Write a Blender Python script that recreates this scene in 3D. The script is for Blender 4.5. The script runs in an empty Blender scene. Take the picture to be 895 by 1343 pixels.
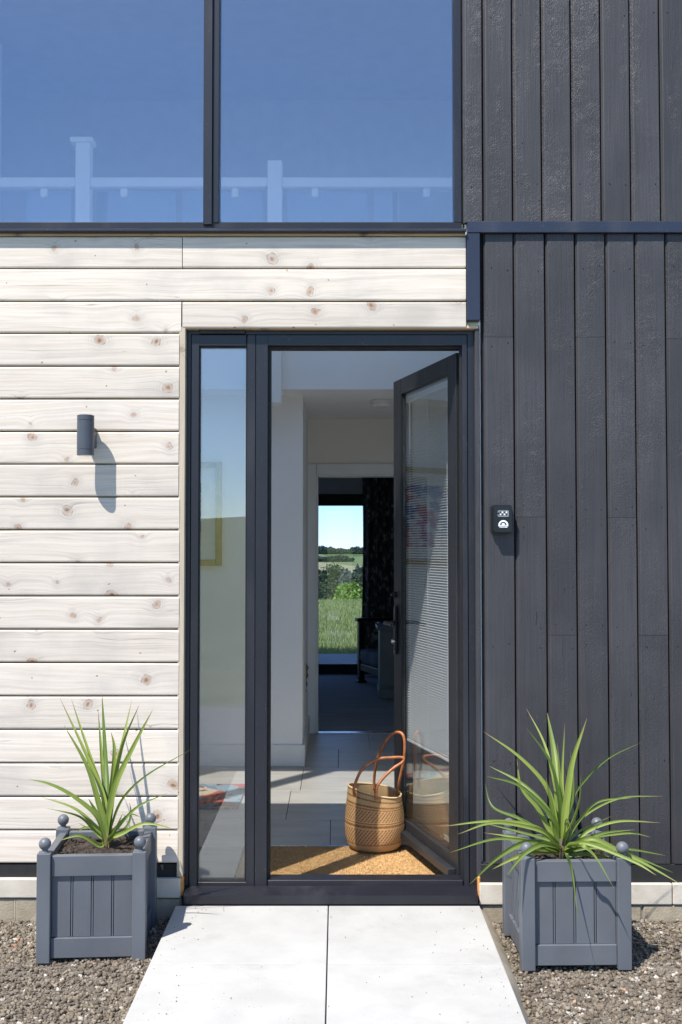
import bpy, bmesh, math, random
import numpy as np
from mathutils import Vector, Matrix, noise as mnoise
random.seed(7); RNG = np.random.default_rng(7)
C = bpy.context.scene
R = math.radians

# ------------------------------------------------------------------ camera, world, sun, exposure
F_PX, U0, V0, HZ = 1400.0, 442.0, 671.5, 719.0      # the photograph's lens, principal point and horizon
PITCH = math.atan((HZ - V0) / F_PX)
CAMY, CAMZ = -4.04, 1.324
cd = bpy.data.cameras.new('camera'); cam = bpy.data.objects.new('camera', cd)
C.collection.objects.link(cam); C.camera = cam
cam.location = (0, CAMY, CAMZ); cam.rotation_euler = (math.pi/2 + PITCH, 0, 0)
cd.sensor_fit = 'VERTICAL'; cd.sensor_height = 36; cd.lens = 36*F_PX/1343
cd.shift_x = (447.5-U0)/1343; cd.clip_start = .05; cd.clip_end = 8000

SUN = Vector((-.80, -1.0, 2.02)).normalized()       # towards the sun
el = math.asin(SUN.z); rot = math.atan2(SUN.x, SUN.y)
w = bpy.data.worlds.new('World'); C.world = w; w.use_nodes = True
nt = w.node_tree; bg = nt.nodes['Background']
sky = nt.nodes.new('ShaderNodeTexSky'); sky.sky_type = 'NISHITA'; sky.sun_disc = False
sky.sun_elevation = el; sky.sun_rotation = rot; sky.altitude = 600; sky.air_density = .75; sky.dust_density = 0.05; sky.ozone_density = 3.5
nt.links.new(sky.outputs[0], bg.inputs[0]); bg.inputs[1].default_value = .145
sd = bpy.data.lights.new('sun', 'SUN'); sd.energy = 4.2; sd.angle = R(.5); sd.color = (1, .95, .87)
so = bpy.data.objects.new('sun', sd); C.collection.objects.link(so)
so.rotation_euler = SUN.to_track_quat('Z', 'Y').to_euler(); so.location = (-4, -6, 9)
C.view_settings.view_transform = 'Standard'; C.view_settings.look = 'None'
C.view_settings.exposure = .96; C.view_settings.gamma = 1
C.render.engine = 'CYCLES'
cy = C.cycles; cy.max_bounces = 10; cy.diffuse_bounces = 5; cy.glossy_bounces = 6; cy.transparent_max_bounces = 24
cy.use_denoising = True; cy.sample_clamp_indirect = 8

def P(u, v, D):
    """point on the ray through photo pixel (u,v) at distance D from the camera along +y"""
    a, b = (u-U0)/F_PX, (v-V0)/F_PX
    dy = math.cos(PITCH) + b*math.sin(PITCH); dz = math.sin(PITCH) - b*math.cos(PITCH)
    return Vector((a/dy*D, CAMY + D, CAMZ + dz/dy*D))
def PX(u, v, y): return P(u, v, y-CAMY).x
def PZ(v, y): return P(U0, v, y-CAMY).z

# ------------------------------------------------------------------ materials
def mat(name): 
    m = bpy.data.materials.new(name); m.use_nodes = True
    return m, m.node_tree, m.node_tree.nodes['Principled BSDF']
class N:
    """tiny node helper"""
    def __init__(s, nt): s.nt = nt
    def n(s, t, **k):
        o = s.nt.nodes.new('ShaderNode'+t)
        for a, b in k.items(): setattr(o, a, b)
        return o
    def l(s, a, b): s.nt.links.new(a, b)
    def val(s, sock, x):
        if isinstance(x, bpy.types.NodeSocket): s.l(x, sock)
        elif x is not None: sock.default_value = x
    def m(s, op, a, b=None, c=None, clamp=False):
        o = s.n('Math', operation=op, use_clamp=clamp)
        s.val(o.inputs[0], a); s.val(o.inputs[1], b); s.val(o.inputs[2], c)
        return o.outputs[0]
    def vm(s, op, a, b=None):
        o = s.n('VectorMath', operation=op); s.val(o.inputs[0], a); s.val(o.inputs[1], b); return o.outputs[0]
    def noise(s, v, sc, det=4, rough=.55, dist=0):
        o = s.n('TexNoise'); s.l(v, o.inputs['Vector']); o.inputs['Scale'].default_value = sc
        o.inputs['Detail'].default_value = det; o.inputs['Roughness'].default_value = rough; o.inputs['Distortion'].default_value = dist
        return o.outputs['Fac']
    def vor(s, v, sc, feat='F1', dim='3D', rnd=1):
        o = s.n('TexVoronoi', feature=feat, voronoi_dimensions=dim); s.l(v, o.inputs['Vector'])
        o.inputs['Scale'].default_value = sc; o.inputs['Randomness'].default_value = rnd
        return o
    def ramp(s, f, stops):
        o = s.n('ValToRGB'); s.l(f, o.inputs[0]); cr = o.color_ramp
        while len(cr.elements) < len(stops): cr.elements.new(.5)
        for e, (p, c) in zip(cr.elements, stops): e.position = p; e.color = (c if len(c) == 4 else (*c, 1))
        return o.outputs[0]
    def rng(s, f, a, b, c=0, d=1, smooth=True):
        o = s.n('MapRange', interpolation_type='SMOOTHSTEP' if smooth else 'LINEAR'); s.l(f, o.inputs[0])
        for i, x in enumerate((a, b, c, d)): o.inputs[i+1].default_value = x
        return o.outputs[0]
    def mix(s, f, a, b, mode='MIX'):
        o = s.n('Mix', data_type='RGBA', blend_type=mode)
        s.val(o.inputs[0], f)
        for i, x in ((6, a), (7, b)):
            if isinstance(x, tuple) and len(x) == 3: x = (*x, 1)
            s.val(o.inputs[i], x)
        return o.outputs[2]
    def obj(s, sc=(1,1,1), rnd=(0,0,0)):
        tc = s.n('TexCoord'); v = tc.outputs['Object']
        if any(rnd):
            oi = s.n('ObjectInfo'); r = s.n('Combine'+'XYZ')
            for i in range(3): s.l(s.m('MULTIPLY', oi.outputs['Random'], rnd[i]), r.inputs[i])
            v = s.vm('ADD', v, r.outputs[0])
        if sc != (1,1,1): v = s.vm('MULTIPLY', v, sc)
        return v
    def bump(s, bsdf, h, strength=.3, dist=.002, normal=None):
        b = s.n('Bump'); b.inputs['Strength'].default_value = strength; b.inputs['Distance'].default_value = dist
        s.l(h, b.inputs['Height'])
        if normal: s.l(normal, b.inputs['Normal'])
        s.l(b.outputs[0], bsdf.inputs['Normal']); return b.outputs[0]

def simple(name, col, rough=.5, metal=0, spec=.5, var=.08, vscale=8, bump=0, bscale=60, bdist=.001, coat=0):
    m, nt, b = mat(name); k = N(nt); v = k.obj(rnd=(9.1, 5.3, 3.7))
    n = k.noise(v, vscale, 5)
    c = k.mix(k.rng(n, .3, .7), tuple(x*(1-var) for x in col), tuple(min(1, x*(1+var)) for x in col))
    k.l(c, b.inputs['Base Color']); b.inputs['Metallic'].default_value = metal
    b.inputs['Specular IOR Level'].default_value = spec; b.inputs['Coat Weight'].default_value = coat
    k.l(k.rng(k.noise(v, vscale*3, 4), .3, .7, rough*.85, min(1, rough*1.15)), b.inputs['Roughness'])
    if bump: k.bump(b, k.noise(v, bscale, 5), bump, bdist)
    return m
M = {}
def wood_mat(name, base, dark, knotc, greyc, vert=False, gs=1., knots=True):
    m, nt, b = mat(name); k = N(nt)
    v = k.obj(rnd=(37.7, 0, 19.3))
    sp = k.n('SeparateXYZ'); k.l(v, sp.inputs[0]); X, Z = sp.outputs[0], sp.outputs[2]
    if vert: X, Z = Z, X
    c2 = k.n('CombineXYZ'); k.l(X, c2.inputs[0]); k.l(Z, c2.inputs[1])
    wob = k.n('TexNoise'); k.l(c2.outputs[0], wob.inputs['Vector']); wob.inputs['Scale'].default_value = 24; wob.inputs['Detail'].default_value = 2
    p2 = k.vm('ADD', c2.outputs[0], k.vm('MULTIPLY', wob.outputs['Color'], (.030, .026, 0)))
    vo = k.vor(p2, 5.2, dim='2D', rnd=.9)
    d = vo.outputs['Distance']
    sc = k.n('SeparateColor'); k.l(vo.outputs['Color'], sc.inputs[0])
    present = k.m('GREATER_THAN', sc.outputs[0], .36)
    rad = k.m('MULTIPLY_ADD', sc.outputs[1], .075, .030)
    rel = k.m('DIVIDE', d, rad)
    knot = k.m('MULTIPLY', k.rng(rel, 1.05, .75), present)
    core = k.m('MULTIPLY', k.rng(rel, .55, .2), present)
    halo = k.m('MULTIPLY', k.rng(rel, 3.6, .9), present)
    # grain lines bend round the knots
    bend = k.m('MULTIPLY', k.m('MULTIPLY', k.m('EXPONENT', k.m('MULTIPLY', k.m('MULTIPLY', d, d), -42)), present), .022)
    low = k.noise(c2.outputs[0], 2.2, 2)
    zz = k.m('ADD', k.m('ADD', Z, bend), k.m('MULTIPLY', low, .05))
    g1 = k.n('CombineXYZ'); k.l(k.m('MULTIPLY', X, 2.2*gs), g1.inputs[0]); k.l(k.m('MULTIPLY', zz, 85*gs), g1.inputs[1])
    fine = k.noise(g1.outputs[0], 1, 5, .6)
    g2 = k.n('CombineXYZ'); k.l(k.m('MULTIPLY', X, .9), g2.inputs[0]); k.l(k.m('MULTIPLY', zz, 20), g2.inputs[1])
    broad = k.noise(g2.outputs[0], 1, 3, .5)
    rings = k.m('ABSOLUTE', k.m('SINE', k.m('MULTIPLY', k.m('ADD', zz, k.m('MULTIPLY', broad, .06)), 260)))
    line = k.m('MULTIPLY', k.rng(rings, .22, .0), k.rng(broad, .46, .66))
    col = k.mix(k.rng(fine, .35, .75, 0, .55), base, dark)
    col = k.mix(k.m('MULTIPLY', line, .7), col, tuple(x*.62 for x in dark))
    col = k.mix(k.m('MULTIPLY', k.rng(k.noise(v, 3.1, 4), .45, .72), .6), col, greyc)
    if knots:
        col = k.mix(k.m('MULTIPLY', halo, .38), col, greyc)
        hr = k.m('MULTIPLY', k.m('MULTIPLY', k.rng(k.m('ABSOLUTE', k.m('SINE', k.m('MULTIPLY', rel, 5.5))), .35, 0), halo), .35)
        col = k.mix(hr, col, tuple(x*.45 for x in dark))
        col = k.mix(k.m('MULTIPLY', knot, k.rng(sc.outputs[2], 0, 1, .25, .75, False)), col, knotc)
        ring = k.m('MULTIPLY', k.m('MULTIPLY', k.rng(k.m('ABSOLUTE', k.m('SUBTRACT', rel, 1.02)), .22, .04), present), k.rng(k.noise(p2, 40, 2), .4, .6))
        col = k.mix(k.m('MULTIPLY', ring, .55), col, tuple(x*.4 for x in knotc))
        v2 = k.vor(p2, 13, dim='2D'); s2 = k.n('SeparateColor'); k.l(v2.outputs['Color'], s2.inputs[0])
        pin = k.m('MULTIPLY', k.rng(v2.outputs['Distance'], .05, .02), k.m('GREATER_THAN', s2.outputs[0], .86))
        col = k.mix(k.m('MULTIPLY', pin, .8), col, tuple(x*.3 for x in knotc))
        col = k.mix(k.m('MULTIPLY', core, k.rng(sc.outputs[1], .3, .9, .1, .75)), col, tuple(x*.3 for x in knotc))
    st = k.n('CombineXYZ'); k.l(k.m('MULTIPLY', X, 1.6), st.inputs[0]); k.l(k.m('MULTIPLY', zz, 34), st.inputs[1])
    col = k.mix(k.m('MULTIPLY', k.rng(k.noise(st.outputs[0], 1, 5, .65), .49, .76), .55), col, tuple(x*.78 for x in greyc))
    scr = k.rng(k.noise(k.vm('MULTIPLY', v, (30, 1, 110)), 1, 3), .70, .76)
    col = k.mix(k.m('MULTIPLY', scr, .35), col, tuple(x*.5 for x in greyc))
    oi = k.n('ObjectInfo')
    tint = k.rng(oi.outputs['Random'], 0, 1, .88, 1.06, False)
    cc = k.n('CombineColor'); [k.l(tint, cc.inputs[i]) for i in range(3)]
    col = k.mix(1., col, cc.outputs[0], 'MULTIPLY')
    k.l(col, b.inputs['Base Color']); b.inputs['Roughness'].default_value = .75; b.inputs['Specular IOR Level'].default_value = .25
    h = k.m('SUBTRACT', k.m('ADD', fine, k.m('MULTIPLY', line, -.6)), k.m('MULTIPLY', knot, .5))
    k.bump(b, h, .35, .0015)
    return m
M['wood'] = wood_mat('whitewashed_larch', (.67, .60, .52), (.48, .40, .32), (.42, .235, .14), (.45, .41, .37))
M['rawwood'] = wood_mat('raw_larch', (.50, .43, .33), (.36, .29, .20), (.22, .12, .06), (.40, .33, .26), vert=True)
M['rawwood_h'] = wood_mat('raw_larch_horizontal', (.62, .44, .27), (.44, .29, .16), (.22, .12, .06), (.40, .33, .26))

def char_mat():
    m, nt, b = mat('charred_painted_board'); k = N(nt)
    v = k.obj(rnd=(23.1, 7.7, 41.3))
    big = k.noise(v, 3.2, 3)
    # alligatored char: cracked cells, stretched up the board, only in patches
    wv = k.n('TexNoise'); k.l(v, wv.inputs['Vector']); wv.inputs['Scale'].default_value = 14; wv.inputs['Detail'].default_value = 2
    vv = k.vm('ADD', k.vm('MULTIPLY', v, (1, 1, .34)), k.vm('MULTIPLY', wv.outputs['Color'], (.035, .035, .035)))
    cell = k.vor(vv, 190, 'DISTANCE_TO_EDGE').outputs['Distance']
    crack = k.rng(cell, .0, .16)
    grainv = k.vm('MULTIPLY', v, (150, 150, 5)); grain = k.noise(grainv, 1, 5, .6)
    oi = k.n('ObjectInfo')
    patch = k.rng(k.m('ADD', k.noise(k.vm('MULTIPLY', v, (9, 9, 2.2)), 1, 3), k.m('MULTIPLY', oi.outputs['Random'], .12)), .44, .66)
    h = k.m('ADD', k.m('MULTIPLY', grain, 1.1), k.m('MULTIPLY', k.m('MULTIPLY', crack, patch), .48))
    h = k.m('ADD', h, k.m('MULTIPLY', k.noise(v, 60, 3), .10))
    # small splits
    sp = k.rng(k.noise(k.vm('MULTIPLY', v, (60, 60, 9)), 1, 4, .65), .695, .735)
    h = k.m('SUBTRACT', h, k.m('MULTIPLY', sp, 1.4))
    col = k.mix(k.rng(big, .3, .7), (.033, .0315, .035), (.046, .044, .048))
    col = k.mix(k.m('MULTIPLY', k.rng(crack, .35, 0), k.m('MULTIPLY', patch, .5)), col, (.035, .034, .038))
    col = k.mix(k.m('MULTIPLY', sp, .85), col, (.012, .012, .013))
    gd = k.noise(k.vm('MULTIPLY', v, (110, 110, 2.6)), 1, 5, .65); col = k.mix(k.m('MULTIPLY', k.rng(gd, .42, .70), .45), col, (.024, .023, .026))
    fade = k.rng(k.noise(k.vm('MULTIPLY', v, (5, 5, 1.2)), 1, 4, .6), .5, .75); col = k.mix(k.m('MULTIPLY', fade, .22), col, (.08, .076, .08))
    chip = k.rng(k.noise(k.vm('MULTIPLY', v, (1, 1, .6)), 90, 3, .5), .785, .80)
    col = k.mix(k.m('MULTIPLY', chip, .35), col, (.32, .27, .22))
    fd = k.rng(k.noise(v, 420, 2), .74, .80)
    col = k.mix(k.m('MULTIPLY', fd, .3), col, (.28, .28, .30))
    tint = k.rng(oi.outputs['Random'], 0, 1, .88, 1.12, False)
    cc = k.n('CombineColor'); [k.l(tint, cc.inputs[i]) for i in range(3)]
    col = k.mix(1., col, cc.outputs[0], 'MULTIPLY')
    k.l(col, b.inputs['Base Color']); b.inputs['Roughness'].default_value = .5; b.inputs['Specular IOR Level'].default_value = .45
    k.bump(b, h, .62, .0018)
    return m
M['char'] = char_mat()
M['charback'] = simple('black_batten', (.012, .012, .013), .8)

def metal_paint(name, col, rough=.38, speck=.5, grime=0):
    m, nt, b = mat(name); k = N(nt); v = k.obj(rnd=(3, 5, 7))
    c = k.mix(k.rng(k.noise(v, 2.5, 4), .3, .7), tuple(x*.9 for x in col), tuple(x*1.1 for x in col))
    dust = k.rng(k.noise(v, 330, 2, .4), .735, .78)      # specks of dried dust
    ns = k.noise(k.vm('MULTIPLY', v, (1, 1, .25)), 6, 5)
    smear = k.rng(ns, .5, .8)
    c = k.mix(k.m('MULTIPLY', smear, .05), c, (.30, .30, .31))
    c = k.mix(k.m('MULTIPLY', dust, speck), c, (.5, .5, .5))
    if grime:
        gm = k.rng(k.noise(v, 9, 6, .7), .5, .78); br = k.rng(k.noise(k.vm('MULTIPLY', v, (90, 90, 6)), 1, 3), .5, .8)
        c = k.mix(k.m('MULTIPLY', gm, grime), c, (.17, .15, .12)); c = k.mix(k.m('MULTIPLY', br, grime*.5), c, (.14, .15, .165))
    k.l(c, b.inputs['Base Color'])
    k.l(k.m('ADD', k.m('MULTIPLY', smear, .12), rough), b.inputs['Roughness'])
    k.bump(b, k.noise(v, 900, 2), .06, .0004)
    return m
M['frame'] = metal_paint('anthracite_aluminium', (.010, .0105, .016))
M['trim'] = metal_paint('anthracite_trim', (.018, .024, .044), .36)
M['leafpaint'] = metal_paint('anthracite_door', (.016, .017, .020), .42)
M['gasket'] = simple('black_rubber', (.006, .006, .007), .6)
M['planter'] = metal_paint('slate_grey_paint', (.100, .109, .125), .45, .25, .22)
M['black'] = simple('black_plastic', (.006, .0065, .008), .42)
M['dial'] = simple('grey_dial_metal', (.28, .29, .30), .4, metal=.6)
M['blackmetal'] = simple('black_satin_metal', (.016, .016, .018), .28, metal=.3)
M['lamp'] = simple('anthracite_lamp', (.055, .063, .078), .42)
M['chrome'] = simple('brushed_steel', (.62, .62, .62), .25, metal=1)
M['whiteprint'] = simple('white_print', (.82, .82, .82), .5)
M['plaster'] = simple('white_plaster', (.88, .88, .87), .85, spec=.2, var=.02, vscale=2, bump=.05, bscale=120)
M['plaster_dim'] = simple('warm_white_plaster', (.86, .84, .78), .85, spec=.2, var=.02, vscale=2)
M['greywall'] = simple('grey_plaster', (.62, .61, .62), .9, spec=.2, var=.03)
M['paintwood'] = simple('white_gloss_wood', (.78, .79, .78), .35, var=.02)
M['rail'] = simple('white_balustrade', (.90, .90, .88), .4, var=.02)
M['darkwood'] = simple('dark_stained_wood', (.022, .014, .011), .35, var=.3)
M['cabinet'] = simple('painted_cabinet', (.22, .235, .225), .5)
M['fabric'] = simple('grey_blue_cushion', (.16, .19, .23), .95, var=.2, bump=.4, bscale=200)
M['gold'] = simple('gilt_frame', (.42, .29, .10), .45, metal=.55, var=.2, bump=.3, bscale=90)
M['mount'] = simple('cream_mount', (.72, .70, .64), .9)
M['foam'] = simple('orange_foam_sealant', (.62, .27, .07), .9, var=.3, bump=.8, bscale=120, bdist=.004)
M['cord'] = simple('blind_cord', (.75, .76, .76), .8)
M['slat'] = simple('white_slat', (.62, .63, .64), .4, var=.02)
M['carved'] = simple('carved_brown_wood', (.17, .13, .10), .7, var=.4, vscale=60, bump=.6, bscale=90, bdist=.004)
M['leather'] = simple('tan_leather', (.33, .115, .04), .5, var=.25, vscale=40, bump=.3, bscale=220)
M['stone_white'] = simple('limewashed_sill_stone', (.50, .455, .385), .85, var=.10, vscale=14, bump=.4, bscale=160, bdist=.002)
M['block'] = simple('concrete_block', (.31, .265, .195), .92, var=.16, vscale=16, bump=.7, bscale=150, bdist=.003)
M['mortar'] = simple('mortar', (.27, .235, .18), .95, var=.12, bump=.5, bscale=100)
M['bark'] = simple('tree_bark', (.09, .07, .05), .9, var=.3)
M['soil'] = simple('dark_compost', (.035, .024, .017), .95, var=.5, vscale=60, bump=.6, bscale=150, bdist=.004)

def glass(name, base, tint, gcol, rough=0.0):
    m, nt, b = mat(name); k = N(nt); nt.nodes.remove(b)
    out = [n for n in nt.nodes if n.type == 'OUTPUT_MATERIAL'][0]
    t = k.n('BsdfTransparent'); t.inputs[0].default_value = (*tint, 1)
    g = k.n('BsdfGlossy'); g.inputs['Roughness'].default_value = rough; g.inputs[0].default_value = (*gcol, 1)
    lw = k.n('LayerWeight'); lw.inputs[0].default_value = .5
    f = k.m('POWER', lw.outputs['Facing'], 5)
    f = k.m('MULTIPLY_ADD', f, 1-base, base)
    # rain marks and dust on the pane
    v = k.obj(rnd=(3, 1, 7))
    du = k.m('MULTIPLY', k.rng(k.noise(v, 260, 2, .4), .74, .80), k.rng(k.noise(v, 3, 3), .40, .65))
    st = k.m('MULTIPLY', k.rng(k.noise(k.vm('MULTIPLY', v, (60, 60, 3)), 1, 3), .60, .85), k.rng(k.noise(v, 2.3, 3), .48, .70))
    dif = k.n('BsdfDiffuse'); dif.inputs[0].default_value = (.7, .72, .72, 1)
    mx = k.n('MixShader'); k.l(f, mx.inputs[0]); k.l(t.outputs[0], mx.inputs[1]); k.l(g.outputs[0], mx.inputs[2])
    m2 = k.n('MixShader'); k.l(k.m('ADD', k.m('MULTIPLY', du, .35), k.m('MULTIPLY', st, .05)), m2.inputs[0]); k.l(mx.outputs[0], m2.inputs[1]); k.l(dif.outputs[0], m2.inputs[2])
    k.l(m2.outputs[0], out.inputs[0]); return m
M['glass_up'] = glass('solar_glass', .175, (.97, .98, .99), (.80, .88, 1.0))
M['glass_side'] = glass('window_glass', .11, (.95, .96, .96), (.94, .95, .92))
M['glass_tint'] = glass('tinted_glass', .06, (.68, .75, .85), (1, 1, 1))  # tint added to dim and cool the overbright sky through the far window
M['glass_clear'] = glass('clear_glass', .05, (.93, .95, .94), (1, 1, 1))

def slab_mat():
    m, nt, b = mat('white_paving_slab'); k = N(nt); v = k.obj(rnd=(3, 5, 7))
    c = k.mix(k.rng(k.noise(v, 5, 6, .6), .3, .7), (.355, .350, .338), (.405, .400, .388))
    c = k.mix(k.m('MULTIPLY', k.rng(k.noise(v, 400, 3), .55, .75), .22), c, (.30, .295, .28))
    c = k.mix(k.m('MULTIPLY', k.rng(k.noise(v, 2.6, 7, .72, .6), .52, .72), .32), c, (.27, .255, .225))
    pit = k.rng(k.noise(v, 190, 1, .3), .765, .785)
    c = k.mix(k.m('MULTIPLY', pit, .8), c, (.14, .12, .10))
    k.l(c, b.inputs['Base Color']); b.inputs['Roughness'].default_value = .85; b.inputs['Specular IOR Level'].default_value = .3
    k.bump(b, k.noise(v, 220, 5), .35, .0012); return m
M['slab'] = slab_mat()
def gravel_mat():
    m, nt, b = mat('grey_brown_gravel'); k = N(nt)
    v = k.obj(); vo = k.vor(v, 62)
    sc = k.n('SeparateColor'); k.l(vo.outputs['Color'], sc.inputs[0])
    c = k.ramp(sc.outputs[0], [(0, (.085, .067, .048)), (.35, (.145, .118, .087)), (.7, (.20, .166, .126)), (.93, (.27, .235, .185)), (.985, (.50, .47, .42)), (1, (.40, .22, .14))])
    c = k.mix(k.m('MULTIPLY', k.rng(k.noise(v, 300, 3), .4, .7), .3), c, (.09, .07, .055))
    k.l(c, b.inputs['Base Color']); b.inputs['Roughness'].default_value = .9; b.inputs['Specular IOR Level'].default_value = .25
    k.bump(b, k.noise(v, 380, 4), .5, .002); return m
M['gravel'] = gravel_mat()
def gravel_base_mat(name, a, bcol, sc=70):
    m, nt, b = mat(name); k = N(nt); v = k.obj(); vo = k.vor(v, sc)
    s = k.n('SeparateColor'); k.l(vo.outputs['Color'], s.inputs[0])
    c = k.mix(s.outputs[0], a, bcol)
    k.l(c, b.inputs['Base Color']); b.inputs['Roughness'].default_value = .95
    k.bump(b, k.m('SUBTRACT', 1., vo.outputs['Distance']), 1, .006); return m
M['gravelbase'] = gravel_base_mat('gravel_dirt', (.09, .075, .06), (.17, .15, .125))
M['drive'] = gravel_base_mat('driveway_chippings', (.09, .09, .095), (.21, .21, .215), 40)
def ground_mat():
    m, nt, b = mat('meadow_ground'); k = N(nt)
    g = k.n('NewGeometry'); v = g.outputs['Position']
    n = k.noise(v, 1.3, 6, .65)
    grass = k.mix(k.rng(n, .3, .7), (.15, .175, .06), (.235, .255, .11))
    sp = k.n('SeparateXYZ'); k.l(v, sp.inputs[0])
    far = k.rng(sp.outputs[1], 260, 420)
    vo = k.vor(k.vm('MULTIPLY', v, (1, .35, 0)), .016, dim='2D'); s = k.n('SeparateColor'); k.l(vo.outputs['Color'], s.inputs[0])
    fields = k.ramp(s.outputs[0], [(0, (.12, .18, .055)), (.4, (.20, .24, .09)), (.7, (.42, .36, .19)), (1, (.35, .32, .17))])
    k.l(k.mix(far, grass, fields), b.inputs['Base Color']); b.inputs['Roughness'].default_value = 1; b.inputs['Specular IOR Level'].default_value = .1
    k.bump(b, k.noise(v, 9, 5, .7), 1, .12); return m
M['ground'] = ground_mat()
def tile_mat():
    m, nt, b = mat('grey_floor_tile'); k = N(nt); v = k.obj(rnd=(5, 9, 3))
    n = k.noise(k.vm('MULTIPLY', v, (1, 3.5, 1)), 3.2, 6, .6, .4)
    k.l(k.ramp(n, [(.25, (.36, .345, .31)), (.5, (.45, .43, .39)), (.75, (.52, .50, .455))]), b.inputs['Base Color'])
    b.inputs['Roughness'].default_value = .42; k.bump(b, k.noise(v, 60, 4), .08, .001); return m
M['tile'] = tile_mat()
M['grout'] = simple('dark_grout', (.09, .085, .08), .9)
def carpet_mat():
    m, nt, b = mat('grey_carpet'); k = N(nt); v = k.obj()
    n = k.noise(k.vm('MULTIPLY', v, (2, 22, 1)), 1, 4); n2 = k.noise(v, 300, 2)
    c = k.mix(k.rng(n, .3, .7), (.30, .30, .31), (.42, .42, .42)); c = k.mix(k.m('MULTIPLY', n2, .3), c, (.2, .2, .21))
    k.l(c, b.inputs['Base Color']); b.inputs['Roughness'].default_value = 1; return m
M['carpet'] = carpet_mat()
def coir_mat():
    m, nt, b = mat('coir'); k = N(nt); v = k.obj()
    n = k.noise(v, 140, 4, .7)
    c = k.ramp(n, [(.3, (.26, .14, .05)), (.5, (.48, .29, .12)), (.72, (.68, .47, .23))])
    c = k.mix(k.m('MULTIPLY', k.rng(k.noise(v, 22, 4), .45, .7), .35), c, (.30, .16, .06))
    k.l(c, b.inputs['Base Color']); b.inputs['Roughness'].default_value = .9; k.bump(b, n, .8, .006); return m
M['coir'] = coir_mat()
def leaf_mat():
    m, nt, b = mat('strap_leaf'); k = N(nt); v = k.obj()
    tc = k.n('TexCoord'); uv = k.n('SeparateXYZ'); k.l(tc.outputs['UV'], uv.inputs[0])
    oi = k.n('ObjectInfo')
    vv = k.n('CombineXYZ'); k.l(k.m('MULTIPLY', uv.outputs[0], 14), vv.inputs[0]); k.l(k.m('MULTIPLY', uv.outputs[1], 3), vv.inputs[1]); k.l(k.m('MULTIPLY', oi.outputs['Random'], 50), vv.inputs[2])
    st = k.noise(vv.outputs[0], 1, 3)
    a = k.mix(oi.outputs['Random'], (.065, .12, .018), (.29, .35, .075))
    c = k.mix(k.rng(st, .35, .65), tuple(), a) if False else k.mix(k.m('MULTIPLY', k.rng(st, .35, .65), .35), a, (.07, .12, .02))
    c = k.mix(k.rng(uv.outputs[1], .16, .0), c, (.42, .30, .07))     # yellow at the leaf base
    c = k.mix(k.m('MULTIPLY', k.rng(uv.outputs[1], .86, 1.), k.rng(oi.outputs['Random'], .3, .8, .1, .95)), c, (.26, .17, .08))
    k.l(c, b.inputs['Base Color']); b.inputs['Roughness'].default_value = .46; b.inputs['Specular IOR Level'].default_value = .4
    tr = k.n('BsdfTranslucent'); k.l(k.mix(.5, c, (.45, .60, .05)), tr.inputs[0])
    mx = k.n('MixShader'); mx.inputs[0].default_value = .22
    out = [n for n in nt.nodes if n.type == 'OUTPUT_MATERIAL'][0]
    k.l(b.outputs[0], mx.inputs[1]); k.l(tr.outputs[0], mx.inputs[2]); k.l(mx.outputs[0], out.inputs[0]); return m
M['leaf'] = leaf_mat()
def foliage(name, a, bb):
    m, nt, b = mat(name); k = N(nt); g = k.n('NewGeometry')
    c = k.mix(k.m('MULTIPLY', g.outputs['Random Per Island'], 1), a, bb); k.l(c, b.inputs['Base Color']); b.inputs['Roughness'].default_value = .7
    tr = k.n('BsdfTranslucent'); k.l(c, tr.inputs[0]); mx = k.n('MixShader'); mx.inputs[0].default_value = .3
    out = [n for n in nt.nodes if n.type == 'OUTPUT_MATERIAL'][0]
    k.l(b.outputs[0], mx.inputs[1]); k.l(tr.outputs[0], mx.inputs[2]); k.l(mx.outputs[0], out.inputs[0]); return m
M['fol_dark'] = foliage('dark_foliage', (.05, .075, .028), (.14, .165, .065))
M['fol_bright'] = foliage('bright_foliage', (.19, .31, .04), (.42, .56, .11))
M['fol_grey'] = foliage('grey_foliage', (.15, .16, .12), (.26, .27, .22))
M['fol_far'] = foliage('far_foliage', (.055, .085, .06), (.11, .145, .095))
M['grassblade'] = foliage('grass_blades', (.25, .30, .06), (.58, .60, .24))
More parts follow.
